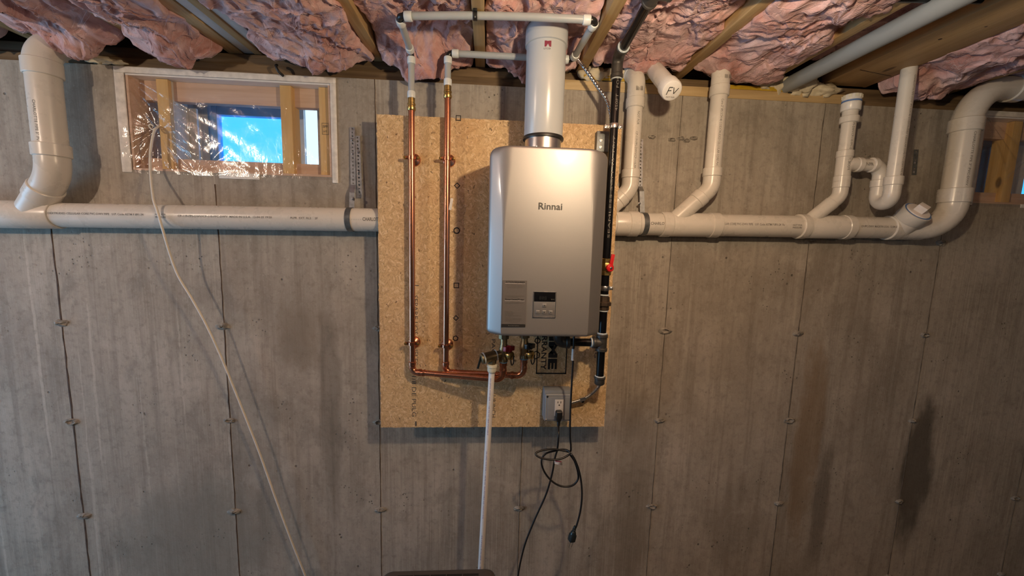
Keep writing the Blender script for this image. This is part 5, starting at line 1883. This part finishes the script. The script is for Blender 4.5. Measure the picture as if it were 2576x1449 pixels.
for s in (-1, 1):
    obj('plug_blade', MB().bar(pe + dn_ * .012 + sd * s * .006 + Vector((0, -.008, 0)), pe + dn_ * .030 + sd * s * .006 + Vector((-.004, -.012, 0)), .0062, .0016, (0, 1, 0)), M['chrome'], k2)

wc = thing('white_cable', 'thin white cable drooping from the left window across the wall to the floor', 'cable', at(520, 820, .065))
pts = [at(x, y, d) for x, y, d in ((412, 316, -.06), (400, 318, -.02), (391, 325, .012), (384, 345, .022), (378, 390, .03), (379, 440, .045), (386, 500, .085), (394, 525, .098), (402, 552, .101), (413, 590, .094), (428, 640, .084), (449, 695, .076), (482, 750, .070), (518, 815, .066), (553, 890, .058), (588, 975, .053), (622, 1060, .049), (655, 1145, .045), (694, 1255, .040), (733, 1360, .036), (768, 1449, .032))]
end = pts[-1] + Vector((.10, -.01, -.33))
obj('cord', MB().tube(spline(pts + [pts[-1] + Vector((.045, -.004, -.16)), Vector((end.x, end.y, .02)), Vector((end.x + .15, end.y - .12, .006))], 8), .0042, 12), M['cable'], wc)
obj('knot', MB().tube(spline([at(386, 318, .010), at(380, 313, .012), at(375, 317, .012), at(383, 326, .014), at(392, 323, .014)], 6), .0028, 10), M['cable'], wc)

# ------------------------------------------------------------------ steel strapping
def perforated(a, b, w, nrm_, pitch=.0135, hr=.0032, th=.0012):
    """flat strip with real holes"""
    a, b = Vector(a), Vector(b)
    L = (b - a).length
    t = (b - a).normalized()
    nv = (Vector(nrm_) - t * Vector(nrm_).dot(t)).normalized()
    u = t.cross(nv)
    n = max(1, round(L / pitch))
    st = L / n
    m = MB()
    for off in (0, th):
        vs_, fs_ = [], []
        for k in range(n):
            c_ = a + t * (st * (k + .5)) + nv * off
            o = len(vs_)
            outer = [(-1, -1), (0, -1), (1, -1), (1, 0), (1, 1), (0, 1), (-1, 1), (-1, 0)]
            r = hr * (1.25 if k % 2 else .85)
            for i, j in outer:
                vs_.append(c_ + u * (i * w / 2) + t * (j * st / 2))
            for i, j in outer:
                q = Vector((i, j)).normalized()
                vs_.append(c_ + u * (q.x * r) + t * (q.y * r))
            for q in range(8):
                q2 = (q + 1) % 8
                fs_.append((o + q, o + q2, o + 8 + q2, o + 8 + q))
        m.add(vs_, fs_)
    return m


def hanger(name, px, label, tails, group='perforated steel hangers', bend=True):
    x = MX(px)
    c_ = V(x, DM, zm(x))
    t = thing('pipe_hanger', label, 'pipe hanger', V(x, .004, zm(x)), group)
    obj('band', MB().lathe(c_ - MA * .010, MA, [(0, R3 + .0004), (0, R3 + .002), (.020, R3 + .002), (.020, R3 + .0004)], 48), M['dark_steel'], t)
    for (xa_, za, xb_, zb_, da, db) in tails:
        obj('strap_tail', perforated(V(xa_, da, za), V(xb_, db, zb_), .0195, (0, -1, 0)), M['steel'], t, smooth=0)
    return t


xh = MX(883)
h1 = hanger('h', 883, 'perforated steel hanger around the pipe left of the board', [])
zb0 = zm(xh) + R3 + Z0
pA, pB = at(886, 320, .004), at(889, 466, .012)
obj('strap_tail', perforated(Vector((pB.x, -.012, pB.z)), Vector((pA.x, -.004, pA.z)), .0195, (0, -1, 0)), M['steel'], h1, smooth=0)
obj('strap_twist', MB().bar(Vector((xh, -DM + .012, zb0 - .004 + 0)), Vector((pB.x, -.030, pB.z - .03)), .0195, .0014, (1, 0, 0)).bar(Vector((pB.x, -.030, pB.z - .03)), Vector((pB.x, -.012, pB.z + .002)), .0195, .0014, (1, 0, 0)), M['steel'], h1)
pA, pB = at(899, 342, .004), at(905, 497, .010)
obj('strap_tail', perforated(Vector((pB.x, -.010, pB.z)), Vector((pA.x, -.004, pA.z)), .0195, (0, -1, 0)), M['steel'], h1, smooth=0)
for px, py in ((887, 352), (888, 387), (902, 383), (903, 433), (889, 500)):
    p = at(px, py, .006 if py < 480 else .034)
    obj('anchor_screw', MB().lathe(p, (0, -1, 0), [(0, .0062), (.002, .0062), (.005, .004), (.0055, 0)], 14), M['chrome'], h1)

xh = MX(1618)
h2 = hanger('h', 1618, 'perforated steel hanger around the pipe right of the board', [])
pA, pB = at(1612, 350, .004), at(1610, 470, .012)
obj('strap_tail', perforated(Vector((pB.x, -.012, pB.z)), Vector((pA.x, -.004, pA.z)), .0195, (0, -1, 0)), M['steel'], h2, smooth=0)
obj('strap_twist', MB().bar(Vector((xh, -DM + .012, zm(xh) + R3 - .004 + Z0)), Vector((pB.x, -.034, pB.z - .02)), .0195, .0014, (1, 0, 0)).bar(Vector((pB.x, -.034, pB.z - .02)), Vector((pB.x, -.012, pB.z + .002)), .0195, .0014, (1, 0, 0)), M['steel'], h2)
p = at(1608, 512, .034)
obj('anchor_screw', MB().lathe(p, (0, -1, 0), [(0, .005), (.003, .005), (.004, 0)], 12), M['chrome'], h2)

hb = thing('wall_bracket', 'short dark perforated strip screwed to the wall between two right risers', 'bracket', at(2301, 440, 0))
pA, pB = at(2305, 376, .003), at(2299, 440, .003)
obj('strip', perforated(Vector((pB.x, -.003, pB.z)), Vector((pA.x, -.003, pA.z)), .020, (0, -1, 0), .017), M['dark_steel'], hb, smooth=0)
for px, py in ((2300, 410), (2298, 433)):
    p = at(px, py, .004)
    obj('anchor_screw', MB().lathe(p, (0, -1, 0), [(0, .0055), (.003, .005), (.0045, 0)], 14), M['chrome'], hb)

# ------------------------------------------------------------------ machine at the bottom edge
zh = .66
hx0, hx1 = at(967, 1438, .31).x, at(1245, 1432, .31).x
import itertools
def hz(px, py, h):
    r = RM.T @ np.array([(px - W / 2) / F_PX, -(py - H / 2) / F_PX, -1.0])
    t = (h - Z0 - CAM[1]) / r[1]
    return CAM[0] + t * r[0], CAM[2] + t * r[2]
qx0, qd0 = hz(966, 1431, zh)
qx1, qd1 = hz(1246, 1425, zh)
qd = (qd0 + qd1) / 2
qw = qx1 - qx0
de = thing('dehumidifier', 'dark taupe appliance with a slotted top, just entering the bottom edge', 'appliance', Vector(((qx0 + qx1) / 2, -qd - .14, 0)))
m = MB()
n = 8
cr = .028
DDp = .30


def rrect(x0, x1, y0, y1, r, z):
    out = []
    for cx1, cy1, a0 in ((x1 - r, y1 - r, 0), (x0 + r, y1 - r, 90), (x0 + r, y0 + r, 180), (x1 - r, y0 + r, 270)):
        for k in range(n + 1):
            a_ = R_(a0 + 90 * k / n)
            out.append(Vector((cx1 + r * math.cos(a_), cy1 + r * math.sin(a_), z)))
    return out


rings = []
for z, ins in ((.03, .01), (.04, 0), (zh - .02, 0), (zh - .009, .003), (zh - .002, .009), (zh, .016)):
    rings.append(rrect(qx0 + ins, qx1 - ins, -qd - DDp + ins, -qd - ins, cr, z))
vs_ = [p for r in rings for p in r]
k_ = len(rings[0])
fs_ = []
for i in range(1, len(rings)):
    for k in range(k_):
        fs_.append(((i - 1) * k_ + k, (i - 1) * k_ + (k + 1) % k_, i * k_ + (k + 1) % k_, i * k_ + k))
fs_.append(tuple(range(k_ - 1, -1, -1)))
fs_.append(tuple((len(rings) - 1) * k_ + k for k in range(k_)))
m.add(vs_, fs_)
obj('housing', m, M['plastic_grey'], de, smooth=50)
for i in range(12):
    y = -qd - .034 - i * .0155
    obj('slot', MB().box(Vector((qx0 + .055, y - .0045, zh - .001)), Vector((qx1 - .060, y + .0045, zh + .0006))), M['slot'], de, smooth=0)
for i in range(1, 5):
    x = qx0 + .055 + (qw - .115) * i / 5
    obj('slot_rib', MB().box(Vector((x - .0016, -qd - .034 - 11 * .0155 - .006, zh - .001)), Vector((x + .0016, -qd - .026, zh + .0022))), M['plastic_grey'], de)
for i in range(4):
    obj('foot', MB().lathe(Vector((qx0 + .05 if i % 2 else qx1 - .05, -qd - (.05 if i < 2 else .25), 0)), up, [(0, .018), (.022, .018), (.034, .014)], 16), M['rubber'], de)
